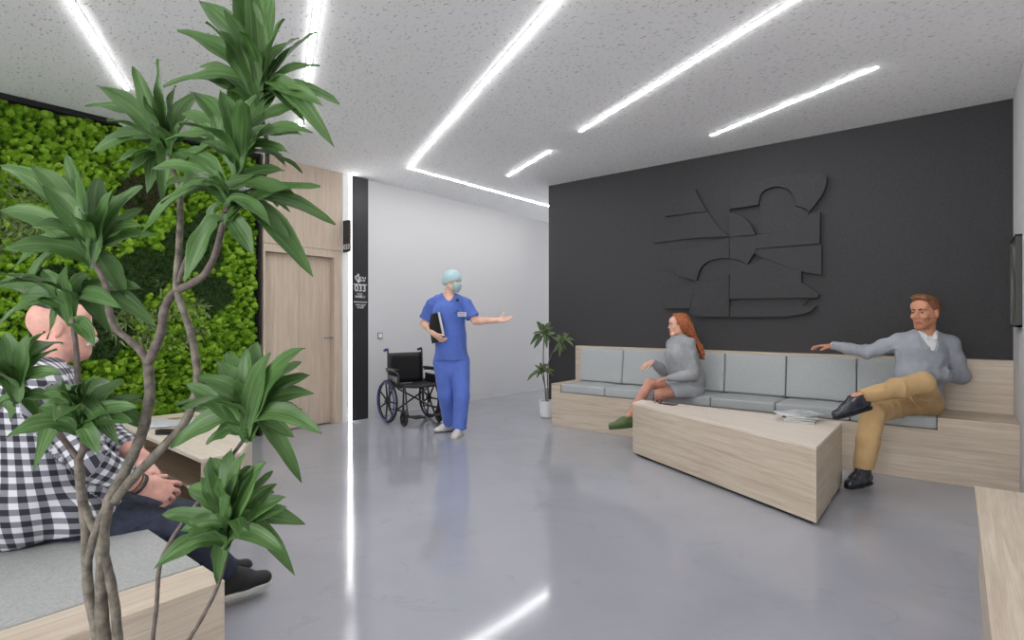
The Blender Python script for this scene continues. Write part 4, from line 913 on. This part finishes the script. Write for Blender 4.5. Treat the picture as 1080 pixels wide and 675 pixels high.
# ================================================================= MOSS WALL
XM = XL-.075
mw = thing('moss_wall', 'vertical green living wall panel of bright lime moss and dark fern patches', 'moss wall', (XL-.1,1.2,0))
MB().box((XL-.12,-.4,0), (XM,Ym-.002,CE-.003)).build('backing_panel', 'recess_black', mw)
MB().box((XM,Ym-.018,0), (XL+.006,Ym,CE-.001)).box((XM,-.4,CE-.045), (XL-.01,Ym-.018,CE-.001)).build('panel_frame', 'recess_black', mw)
hg = .0056; Y0, Y1, Z1 = -.3, Ym-.02, CE-.047
ny, nz = int((Y1-Y0)/hg), int(Z1/hg); YY = Y0+np.arange(ny)*hg; ZZ = np.arange(nz)*hg
Hh = np.zeros((ny, nz)); Cc = np.full((ny, nz), .3); Dk = np.zeros((ny, nz))
patch = []
for px, py, rp in ((204,262,27), (224,309,19), (153,286,24), (105,352,26), (152,208,22), (60,300,22), (128,318,18), (215,240,14)):
    c = on_x(px, py, XM); d_ = (c-Vector((0,0,EYE))).dot(FV); patch.append((c.y, c.z, rp*d_/577))
def in_patch(y, z, m=1.0):
    return any(((y-a)/1.1)**2+(z-b)**2 < (r_*m)**2 for a, b, r_ in patch)
def lump(y, z, r, base, hgt, col=None, add=None):
    i0, i1 = max(0, int((y-r-Y0)/hg)), min(ny, int((y+r-Y0)/hg)+2); j0, j1 = max(0, int((z-r)/hg)), min(nz, int((z+r)/hg)+2)
    if i1 <= i0 or j1 <= j0: return
    q = r*r-(YY[i0:i1,None]-y)**2-(ZZ[None,j0:j1]-z)**2; h_ = np.where(q > 0, base+hgt*np.sqrt(np.maximum(q, 0)), -1); w_ = (slice(i0,i1), slice(j0,j1)); T = Hh if add is None else add
    m = h_ > T[w_]; T[w_] = np.where(m, h_, T[w_])
    if col is not None: Cc[w_] = np.where(m, col, Cc[w_])
g_ = np.random.default_rng(5)
for _ in range(8200):
    y, z = g_.uniform(Y0,Y1), g_.uniform(0,Z1); p_ = in_patch(y, z)
    if p_: lump(y, z, g_.uniform(.02,.035), g_.uniform(0,.012), .5, g_.uniform(0,.12))
    else: lump(y, z, g_.uniform(.015,.034), g_.uniform(.0,.05), 1.05, g_.uniform(.35,1))
mic = np.zeros((ny, nz)); mc = np.zeros((ny, nz)); keep = Cc.copy()
for _ in range(70000):
    y, z = g_.uniform(Y0,Y1), g_.uniform(0,Z1); lump(y, z, g_.uniform(.006,.013), 0, 1.0, None, mic)
H2 = Hh+mic*2.1
vsY, vsZ = np.meshgrid(YY, ZZ, indexing='ij')
pos = np.stack([XM+H2-.01, vsY, vsZ], 2).reshape(-1,3); ii = np.arange(ny*nz).reshape(ny,nz)
F_ = np.stack([ii[:-1,:-1], ii[1:,:-1], ii[1:,1:], ii[:-1,1:]], 2).reshape(-1,4)
me = bpy.data.meshes.new('moss'); me.vertices.add(len(pos)); me.vertices.foreach_set('co', (pos-V3(ORG[mw.name])).astype(np.float32).ravel())
me.loops.add(F_.size); me.loops.foreach_set('vertex_index', F_.ravel().astype(np.int32)); me.polygons.add(len(F_)); me.polygons.foreach_set('loop_start', np.arange(0, F_.size, 4, dtype=np.int32)); me.polygons.foreach_set('loop_total', np.full(len(F_), 4, np.int32))
me.update(calc_edges=True)
a = me.attributes.new('tint', 'FLOAT', 'POINT'); a.data.foreach_set('value', Cc.astype(np.float32).ravel())
t = NT('moss_green'); at = t.n('ShaderNodeAttribute'); at.attribute_name = 'tint'; tc = t.n('ShaderNodeTexCoord')
n1 = t.n('ShaderNodeTexNoise', Scale=1.6, Detail=3.0); t.l(tc.outputs['Object'], n1.inputs['Vector']); n2 = t.n('ShaderNodeTexNoise', Scale=150.0, Detail=3.0); t.l(tc.outputs['Object'], n2.inputs['Vector'])
c = t.ramp(at.outputs['Fac'], [(0, (26,44,20)), (.14, (42,64,24)), (.34, (78,116,24)), (.65, (124,170,38)), (1, (172,212,78))])
c = t.mix(t.ramp(n1.outputs[0], [(.35, (0,0,0,1)), (.7, (.5,.5,.5,1))]), c, lin((84,130,24))); c = t.mix(.6, c, t.ramp(n2.outputs[0], [(.3, (120,120,120)), (.7, (255,255,255))]), 'MULTIPLY')
t.l(c, t.b.inputs['Base Color']); t.b.inputs['Roughness'].default_value = .9; t.b.inputs['Specular IOR Level'].default_value = .1; t.bump(n2.outputs[0], .7, .01)
me.materials.append(MATS['moss_green']); o = bpy.data.objects.new('moss', me); reg(o, ORG[mw.name], mw); o['kind'] = 'stuff'
mat('fern_dark', (52,78,34), .6, var=(30,.25)); mat('leaf_olive', (96,116,62), .55, var=(20,.3)); mat('fern_brown', (64,66,36), .7, var=(30,.25))
def blades(nm, m_, cy, cz, rad, n_, L_, W_, seed, clump=7, out=.06):
    g = random.Random(seed); mb = MB()
    for _ in range(n_):
        a = g.uniform(0, 6.283); rr_ = rad*math.sqrt(g.random()); y, z = cy+rr_*math.cos(a)*1.15, cz+rr_*math.sin(a)
        b_ = Vector((XM+.03, y, z))
        if not (Y0+.02 < y < Y1-.03): continue
        for _k in range(clump):
            a2 = g.uniform(0, 6.283); d_ = Vector((g.uniform(.25,1.0), math.cos(a2), math.sin(a2)+.15)).normalized(); L = L_*g.uniform(.6,1.1); s_ = d_.cross(Vector((1,g.uniform(-.5,.5),g.uniform(-.5,.5)))).normalized()*W_*g.uniform(.7,1.2); md = b_+d_*L*.5+Vector((.006,0,0)); tp = b_+d_*L-Vector((0,0,L*.2))
            if tp.y > Y1-.005: continue
            mb.add([b_, md+s_, tp, md-s_, md-Vector((.004,0,0))], [(0,1,4),(1,2,4),(4,2,3),(0,4,3)])
    o = mb.build(nm, m_, mw); o['kind'] = 'stuff'; return o
for i, (y, z, r_) in enumerate(patch): blades('fern_patch', 'fern_brown' if i == 4 else 'fern_dark', y, z, r_*.95, int(260*r_/.2), .05, .0035, i, 8)
for i, (px, py, rp) in enumerate(((176,334,36), (140,345,20), (12,212,30), (35,232,18), (5,245,22))):
    c = on_x(px, py, XM); d_ = (c-Vector((0,0,EYE))).dot(FV); blades('leafy_shrub_patch', 'leaf_olive', c.y, c.z, rp*d_/577, int(34*rp/30), .12, .011, 40+i, 7)
# ================================================================= PLANTS
for LN_, C3 in (('plant_leaf', ((60,90,44), (74,108,54), (102,136,78))), ('plant_leaf_pale', ((58,80,44), (84,106,66), (168,180,136)))):
  t = NT(LN_); at = t.n('ShaderNodeAttribute'); at.attribute_name = 'leaf_uv'; sp = t.n('ShaderNodeSeparateXYZ'); t.l(at.outputs['Vector'], sp.inputs[0])
  cv = t.n('ShaderNodeCombineXYZ'); m1 = t.n('ShaderNodeMath', operation='MULTIPLY'); m1.inputs[1].default_value = 1.0; t.l(sp.outputs[0], m1.inputs[0]); m2 = t.n('ShaderNodeMath', operation='MULTIPLY'); m2.inputs[1].default_value = 9.0; t.l(sp.outputs[1], m2.inputs[0])
  t.l(m1.outputs[0], cv.inputs[0]); t.l(m2.outputs[0], cv.inputs[1]); t.l(sp.outputs[2], cv.inputs[2])
  n1 = t.n('ShaderNodeTexNoise', Scale=1.0, Detail=3.0, Roughness=.6); t.l(cv.outputs[0], n1.inputs['Vector'])
  c = t.ramp(n1.outputs[0], [(.3, C3[0]), (.52, C3[1]), (.70, C3[2])])
  t.l(c, t.b.inputs['Base Color']); t.b.inputs['Roughness'].default_value = .42; t.bump(n1.outputs[0], .25, .003); t.b.inputs['Specular IOR Level'].default_value = .4
  tr = t.n('ShaderNodeBsdfTranslucent'); t.l(c, tr.inputs[0]); mx = t.n('ShaderNodeMixShader'); mx.inputs[0].default_value = .15; t.l(t.b.outputs[0], mx.inputs[1]); t.l(tr.outputs[0], mx.inputs[2]); t.l(mx.outputs[0], t.t.nodes['Material Output'].inputs[0])
mat('bark', (104,98,88), .85, var=(45, .22), bump=(60, .6, .004)); mat('bark_young', (100,90,84), .8, var=(60,.15), bump=(120,.3,.002))
mat('pot_white', (232,233,235), .45); mat('soil', (52,40,32), .95, bump=(60,.8,.01)); mat('pot_grey', (150,150,150), .6)
class Leaves:
    def __init__(s): s.mb = MB(); s.uv = []
    def leaf(s, B, T, axis, W_, g, lift=.38, nrm=None):
        B, T = Vector(B), Vector(T); L = (T-B).length; C1 = B+axis*L*lift+(T-B)*.28; N0 = nrm if nrm is not None else (-FV*.75+axis*.55+RV*g.uniform(-.5,.5)); N0 = N0.normalized()
        n = 14; sd_ = g.uniform(0, 50); vs = []; fs = []; tw = g.uniform(-.5,.5)
        for i in range(n+1):
            t_ = i/n; p = B*(1-t_)**2+C1*2*t_*(1-t_)+T*t_*t_; tg = ((C1-B)*(1-t_)+(T-C1)*t_).normalized(); N = (N0+RV*tw*t_*.6); sd = tg.cross(N).normalized(); nn = sd.cross(tg)
            w_ = W_*(.28+.72*math.sin(min(1, t_/.6)*math.pi/2) if t_ < .6 else max(.0, 1-((t_-.6)/.4)**1.8)**.8)*.5+.0004; w_ *= 1+.06*math.sin(t_*17+sd_)
            for k, e in enumerate((-1,-.5,0,.5,1)):
                vs.append(p+sd*w_*e+nn*(abs(e)*w_*.42+.003*math.sin(t_*14+sd_+e*2)*abs(e))); s.uv.append((t_, e*.5*1.0, sd_))
            if i: fs += [((i-1)*5+k, (i-1)*5+k+1, i*5+k+1, i*5+k) for k in range(4)]
        s.mb.add(vs, fs)
    def build(s, nm, par, m_='plant_leaf'):
        o = s.mb.build(nm, m_, par, smooth=True); a = o.data.attributes.new('leaf_uv', 'FLOAT_VECTOR', 'POINT'); a.data.foreach_set('vector', np.array(s.uv, np.float32).ravel()); return o
PD = 1.12
tp = thing('tall_potted_plant', 'tall large-leaved plant with several bare winding stems in the left foreground', 'plant', P(118,700,PD)*1.0)
base = P(118,700,PD); base.z = 0; tp.location = base; ORG[tp.name] = base.copy()
rosettes = [  # centre, depth, tips
 ((273,108),-.02, [(187,33),(172,92),(200,82),(217,23),(209,0),(247,-20),(262,-40),(287,-8),(300,20),(334,34),(337,69),(358,110),(340,112),(352,155),(322,132),(211,70),(255,20),(236,10),(297,60),(315,40)]),
 ((253,176),-.06, [(250,82),(297,93),(316,114),(318,142),(330,140),(232,95),(200,96),(192,120),(176,148),(212,150),(225,120),(270,100),(285,130),(196,170),(303,160)]),
 ((238,222),-.08, [(338,197),(354,237),(330,292),(305,253),(267,269),(146,250),(194,299),(170,215),(300,180),(190,160),(205,185),(285,238),(316,210),(215,262),(160,178)]),
 ((178,164),.05, [(140,70),(167,62),(102,90),(90,112),(210,100),(93,163),(130,190),(170,214),(118,175),(150,100),(200,125),(215,190),(124,130),(155,205),(108,145),(185,90)]),
 ((97,272),.0, [(70,163),(32,174),(0,175),(0,222),(0,264),(22,310),(133,314),(150,196),(152,220),(150,238),(105,188),(44,196),(60,205),(128,260),(12,285),(122,200),(85,180),(165,248),(30,240)]),
 ((74,334),.02, [(-5,300),(0,342),(20,312),(165,345),(150,305),(118,352),(50,358),(95,290),(45,285),(70,280),(128,325),(140,318),(10,330),(100,365),(60,300)]),
 ((18,412),-.05, [(30,352),(60,368),(48,350),(-20,360),(-25,400),(-20,430),(12,445),(40,440),(65,395),(5,350),(-10,455),(30,395),(55,420)]),
 ((83,446),-.06, [(35,498),(5,462),(145,430),(158,455),(126,470),(65,400),(100,395),(45,415),(130,400),(150,418),(62,440),(28,455),(105,480),(140,445),(75,410),(90,400),(40,430)]),
 ((261,455),-.03, [(322,367),(318,382),(327,396),(331,415),(340,458),(318,509),(311,462),(180,473),(218,469),(207,398),(229,380),(190,431),(271,360),(260,367),(240,371),(285,372),(300,385),(250,400),(230,405),(290,395),(196,405)]),
 ((238,566),-.05, [(244,473),(222,482),(219,491),(280,487),(288,497),(302,524),(322,553),(300,584),(311,607),(229,615),(162,600),(171,543),(198,515),(212,503),(258,478),(292,510),(303,535),(190,560),(250,500),(232,505),(268,492)]),
]
g = random.Random(11)
def rosette(par, c, d, tips, W_=.042, axis=None, extra=4, nm='leaf_crown', zs=1.0, m_='plant_leaf', ex=(.10,.15)):
    L = Leaves(); B = P(c[0], c[1], d); ax = (UP+(axis or Vector((0,0,0)))).normalized()
    for i, (x, y) in enumerate(tips):
        dx = math.hypot(x-c[0], y-c[1])/577*d; dz = zs*g.uniform(-1,1)*min(.13, .4*dx+.02)
        b = B+ax*g.uniform(-.03,.045)+RV*g.uniform(-.006,.006); T = P(x, y, d+dz); low = (y > c[1]); L.leaf(b, T, ax, W_*min(1.1, .55+dx*2.4)*g.uniform(.85,1.1), g, lift=.42 if low else .30)
    for i in range(extra):
        a = g.choice((-1,1)); dirv = FV*a*g.uniform(.6,1)+RV*g.uniform(-.7,.7)+UP*g.uniform(.1,.7); L.leaf(B+ax*g.uniform(-.02,.04), B+dirv.normalized()*g.uniform(*ex), ax, W_*.8, g, nrm=ax+RV*.3)
    return L.build(nm, par, m_)
for c, dd_, tips in rosettes: rosette(tp, c, PD+dd_, tips)
def stem(par, pts, r0, r1, m_='bark', n=10, sub=8):
    q = []
    for p_ in pts: q.append(P(p_[0], p_[1], PD+(p_[2] if len(p_) > 2 else 0)) if not isinstance(p_, Vector) else p_)
    s = spline(q, sub); k = len(s); gg = random.Random(len(s)); rad = [(r0+(r1-r0)*i/(k-1))*(1+.05*math.sin(i*.9)+gg.uniform(-.02,.02)) for i in range(k)]
    return MB().tube(s, rad, n).build('stem', m_, par, smooth=True)
B0 = [base+Vector((a, b, .30)) for a, b in ((-.02,0),(.0,-.02),(.02,.02),(.06,.03),(.09,-.02))]
stem(tp, [B0[0],(106,690),(103,672),(93,618),(91,565),(88,535),(85,511),(83,484)], .0105, .0085)
stem(tp, [(83,484),(87,476),(88,465),(84,440),(82,400),(80,365),(76,336)], .0075, .0045, 'bark_young')
stem(tp, [(83,484),(72,470),(55,448),(38,430),(20,413)], .006, .004, 'bark_young')
stem(tp, [B0[1],(113,695),(110,672),(107,640),(108,600),(109,560),(114,533),(120,518),(128,505),(140,480),(148,462),(154,440),(158,415),(157,395),(156,382)], .0125, .0095)
stem(tp, [(156,383),(150,372),(138,360),(121,345),(114,322),(111,300),(104,285),(98,272)], .008, .005, 'bark_young')
stem(tp, [(156,383),(163,368),(170,350),(173,328),(182,310),(200,300),(216,289),(227,268),(233,245),(238,225)], .0095, .006, 'bark_young')
stem(tp, [B0[2],(126,695),(124,672),(121,638),(115,605),(108,580),(101,560),(93,545),(88,530)], .0095, .008)
stem(tp, [(91,600,-.005),(98,570,-.01),(107,545,-.005),(118,522,0)], .007, .008)
stem(tp, [(120,528),(135,510),(161,483),(178,465),(192,450),(202,430),(208,405),(207,383),(201,350),(190,318),(186,300),(188,270),(190,232),(189,200),(182,178),(178,166)], .010, .005)
stem(tp, [(188,298),(196,275),(212,250),(228,232),(237,224)], .005, .005, 'bark_young')
stem(tp, [(238,224),(243,205),(249,190),(253,178)], .006, .005, 'bark_young')
stem(tp, [(240,218,.03),(262,200,.05),(280,182,.04),(281,150,.02),(276,125,0),(273,110,-.02)], .005, .0045, 'bark_young')
stem(tp, [B0[3],(160,700),(161,675),(165,640),(168,600),(176,578),(192,552),(210,528),(228,505),(245,480),(256,465),(261,456)], .0045, .0035, 'bark_young')
stem(tp, [B0[4],(185,698),(199,675),(214,650),(228,622),(236,598),(239,580),(238,567)], .0045, .0035, 'bark_young')
MB().lathe(base, [(0,.0),(.15,.0),(.165,.02),(.185,.32),(.19,.34),(.178,.34),(.172,.30),(0,.30)], 40).build('pot', 'pot_white', tp, smooth=False, bevel=0)
MB().lathe(base+UP*.298, [(.171,-.01),(.171,0),(.09,.012),(0,.008)], 32).build('soil', 'soil', tp, smooth=True)
# small plant beside the sofa
pb = on_z(577.5, 441, 0); pb = pb+FV*.07; pb.z = 0
sp_ = thing('small_potted_plant', 'small plant in a white ribbed pot beside the left end of the sofa', 'plant', pb); dS = (pb-Vector((0,0,0))).dot(FV)
m = MB(); n = 48; prof = [(.075,0),(.09,.012),(.098,.20),(.098,.215),(.088,.215),(.085,.19),(.001,.19)]; vs = []
for k_, (r_, z_) in enumerate(prof):
    for i in range(n): a = 2*math.pi*i/n; rr_ = r_+(.003 if (i % 2 and 0 < k_ < 4) else 0); vs.append(pb+Vector((rr_*math.cos(a), rr_*math.sin(a), z_)))
m.add(vs, [(i*n+k_, i*n+(k_+1)%n, (i+1)*n+(k_+1)%n, (i+1)*n+k_) for i in range(len(prof)-1) for k_ in range(n)]); m.build('pot', 'pot_white', sp_)
MB().lathe(pb+UP*.19, [(.084,0),(.04,.008),(0,.006)], 24).build('soil', 'soil', sp_, smooth=True)
for pts in ([(576.5,426),(575,410),(573.5,395),(573,375),(574,352)], [(578,426),(577.5,405),(578,385),(583,370),(592,361)], [(576,426),(575.5,412),(573,400),(571,393)]):
    s = spline([P(x, y, dS) for x, y in pts], 6); s = [p_-FV*max(0,(RV.dot(p_)-RV.dot(pb))*1.15) for p_ in s]; MB().tube(s, [.009+(.006-.009)*i/(len(s)-1) for i in range(len(s))], 8).build('stem', 'bark', sp_, smooth=True)
rosette(sp_, (574,354), dS, [(566,339),(572,341),(581,340),(584,345),(562,352),(559,364),(563,368),(577,368),(585,358),(568,347),(587,352),(580,362)], W_=.055, extra=6, zs=.5, m_='plant_leaf_pale')
rosette(sp_, (592,362), dS-.2, [(596,350),(607,359),(600,352),(583,356),(584,372),(590,377),(598,371),(605,366),(588,352),(594,372)], W_=.05, extra=5, zs=.5, m_='plant_leaf_pale')
rosette(sp_, (571,393), dS, [(570,382),(564,385),(563,392),(556,402),(578,384),(586,392),(584,397),(566,399),(575,383)], W_=.05, extra=5, zs=.5, m_='plant_leaf_pale')
# ================================================================= MAGAZINES AND SMALL THINGS
def cover(nm, c1, c2, sc):
    t = NT(nm); tc = t.n('ShaderNodeTexCoord'); n1 = t.n('ShaderNodeTexNoise', Scale=sc, Detail=4.0, Distortion=.8); t.l(tc.outputs['Object'], n1.inputs['Vector']); t.l(t.ramp(n1.outputs[0], [(.42, c1), (.55, c2)]), t.b.inputs['Base Color']); t.b.inputs['Roughness'].default_value = .35
cover('cover_light', (150,155,162), (214,216,220), 9); cover('cover_grey', (120,124,128), (190,192,196), 14); cover('cover_dark', (50,54,62), (120,126,136), 12); cover('cover_warm', (150,90,60), (200,180,130), 8)
def magazine(c, rz, m_, label, group, w_=.21, h_=.28, th=.0085):
    t_ = thing('magazine', label, 'magazine', c, group); x, y = w_/2, h_/2
    a = MB().box((c.x-x,c.y-y,c.z+.0008), (c.x+x-.002,c.y+y,c.z+th-.0008)).build('pages', 'paper', t_)
    b = MB().box((c.x-x,c.y-y,c.z), (c.x+x,c.y+y,c.z+.0007)).box((c.x-x,c.y-y,c.z+th-.0007), (c.x+x,c.y+y,c.z+th)).box((c.x-x-.0006,c.y-y,c.z), (c.x-x,c.y+y,c.z+th)).build('cover', m_, t_)
    t_.rotation_euler = (0,0,rz); return t_
cc_ = on_z(842, 443.5, .483); z = .4835; ang0 = math.atan2(g_v.y, g_v.x) if False else .2
poss = ['lowest', 'second lowest', 'third from the bottom', 'middle', 'third from the top', 'second from the top', 'topmost, turned askew']
for i, (mt, rz, dx, dy) in enumerate((('cover_dark',.25,0,0),('cover_grey',.15,.008,.0),('cover_light',.3,-.006,.01),('cover_dark',.18,.0,-.006),('cover_grey',.35,.006,.004),('cover_light',-.25,.01,.0),('cover_light',-.62,.0,.0))):
    magazine(Vector((cc_.x+dx, cc_.y+dy, z)), rz, mt, 'magazine in the stack on the wedge coffee table, '+poss[i], 'magazines on the coffee table'); z += .009
gl = on_z(693, 425.3, .483); ga = (CT[1]-CT[0]).normalized(); gb = Vector((-ga.y, ga.x, 0))
w = thing('eyeglasses', 'dark-rimmed folded eyeglasses at the narrow end of the coffee table', 'glasses', gl)
for e in (-1,1):
    c = gl+ga*e*.034+UP*.022; m = MB(); m.tube([c+ga*.026*math.cos(a)+UP*.020*math.sin(a) for a in (2*math.pi*k/20 for k in range(20))], .003, 6, closed=True); m.build('lens_rim', 'black_metal', w, smooth=True)
    m = MB(); m.tube(spline([gl+ga*e*.062+UP*.026, gl+ga*e*.058+gb*.01+UP*.02, gl-ga*e*.055+gb*(.02+.008*e)+UP*.006], 4), .0025, 6); m.build('temple', 'black_metal', w, smooth=True)
MB().tube(spline([gl-ga*.009+UP*.026, gl+UP*.03, gl+ga*.009+UP*.026], 4), .0025, 6).build('bridge', 'black_metal', w, smooth=True)
ph = on_z(705, 426.6, .483); w = thing('phone', 'dark phone lying flat at the narrow end of the coffee table', 'phone', ph); c = MB().box((ph.x-.075,ph.y-.037,ph.z+.0005), (ph.x+.075,ph.y+.037,ph.z+.009)); c.build('phone_body', 'pillar_black', w, bevel=.003); MB().box((ph.x-.07,ph.y-.033,ph.z+.009), (ph.x+.07,ph.y+.033,ph.z+.0095)).build('screen', 'cover_dark', w); w.rotation_euler = (0,0,-.2)
# on the left low table: open magazine with printed columns, one beneath, a small black case
t = NT('printed_page'); tc = t.n('ShaderNodeTexCoord'); wv = t.n('ShaderNodeTexWave', Scale=38.0, Distortion=.0); wv.bands_direction = 'Y'; t.l(tc.outputs['Object'], wv.inputs['Vector']); nn = t.n('ShaderNodeTexNoise', Scale=60.0, Detail=2.0); t.l(tc.outputs['Object'], nn.inputs['Vector'])
f1 = t.ramp(wv.outputs['Fac'], [(.6, (0,0,0,1)), (.7, (1,1,1,1))]); f2 = t.ramp(nn.outputs[0], [(.4, (0,0,0,1)), (.5, (1,1,1,1))]); mm = t.n('ShaderNodeMath', operation='MULTIPLY'); t.l(f1, mm.inputs[0]); t.l(f2, mm.inputs[1]); m3 = t.n('ShaderNodeMath', operation='MULTIPLY'); m3.inputs[1].default_value = .45; t.l(mm.outputs[0], m3.inputs[0])
t.l(t.mix(m3.outputs[0], lin((212,214,220)), lin((110,114,124))), t.b.inputs['Base Color'])
zt = .4605; c = on_z(186, 447, zt)
magazine(c+Vector((-.10,.10,0)), 1.35, 'cover_warm', 'magazine with a brownish cover lying under the open magazine on the low table', 'magazines on the low table')
c2 = c+UP*.0078; w = thing('open_magazine', 'open white magazine with printed columns on the low table by the moss wall', 'magazine', c2)
for e, nm in ((-1,'page_block'),(1,'page_block')):
    m = MB(); vs = []; fs = []
    for i in range(9):
        s_ = i/8; hh_ = .010*math.sin(min(1, s_*1.5)*math.pi*.62)+.001
        for j in (0,1):
            for kk in (0,1): vs.append(c2+Vector((e*.21*s_, -.14+.28*j, hh_*kk+.0)))
        if i: a_ = (i-1)*4; b_ = i*4; q4 = [(a_+1,b_+1,b_+3,a_+3),(a_,a_+2,b_+2,b_),(a_,b_,b_+1,a_+1),(a_+2,a_+3,b_+3,b_+2)]; fs += [q[::-1] for q in q4] if e < 0 else q4
    fs.append((32,33,35,34) if e < 0 else (34,35,33,32)); m.add(vs, fs); m.build(nm, 'printed_page', w)
w.rotation_euler = (0,0,1.2)
c = on_z(176, 458, zt); w = thing('glasses_case', 'small black case on the low table in front of the open magazine', 'case', c)
m = MB(); m.box((c.x-.07,c.y-.03,c.z+.0005), (c.x+.07,c.y+.03,c.z+.018)); m.build('case_base', 'folder_black', w, bevel=.008, seg=3); m = MB(); m.box((c.x-.07,c.y-.03,c.z+.019), (c.x+.07,c.y+.03,c.z+.034)); m.build('case_lid', 'folder_black', w, bevel=.008, seg=3); w.rotation_euler = (0,0,.6)
c = Vector((-3.62,1.52,.2155)); 
magazine(c, .3, 'cover_dark', 'dark magazine on the inner shelf of the low table', 'magazines on the low table')
magazine(c+Vector((.02,-.01,.0075)), .15, 'cover_grey', 'grey magazine lying on the dark one inside the low table', 'magazines on the low table')
wd = bpy.data.worlds.new('world'); SC.world = wd; wd.use_nodes = True
wd.node_tree.nodes['Background'].inputs[0].default_value = (1, 1, 1, 1); wd.node_tree.nodes['Background'].inputs[1].default_value = 2.3
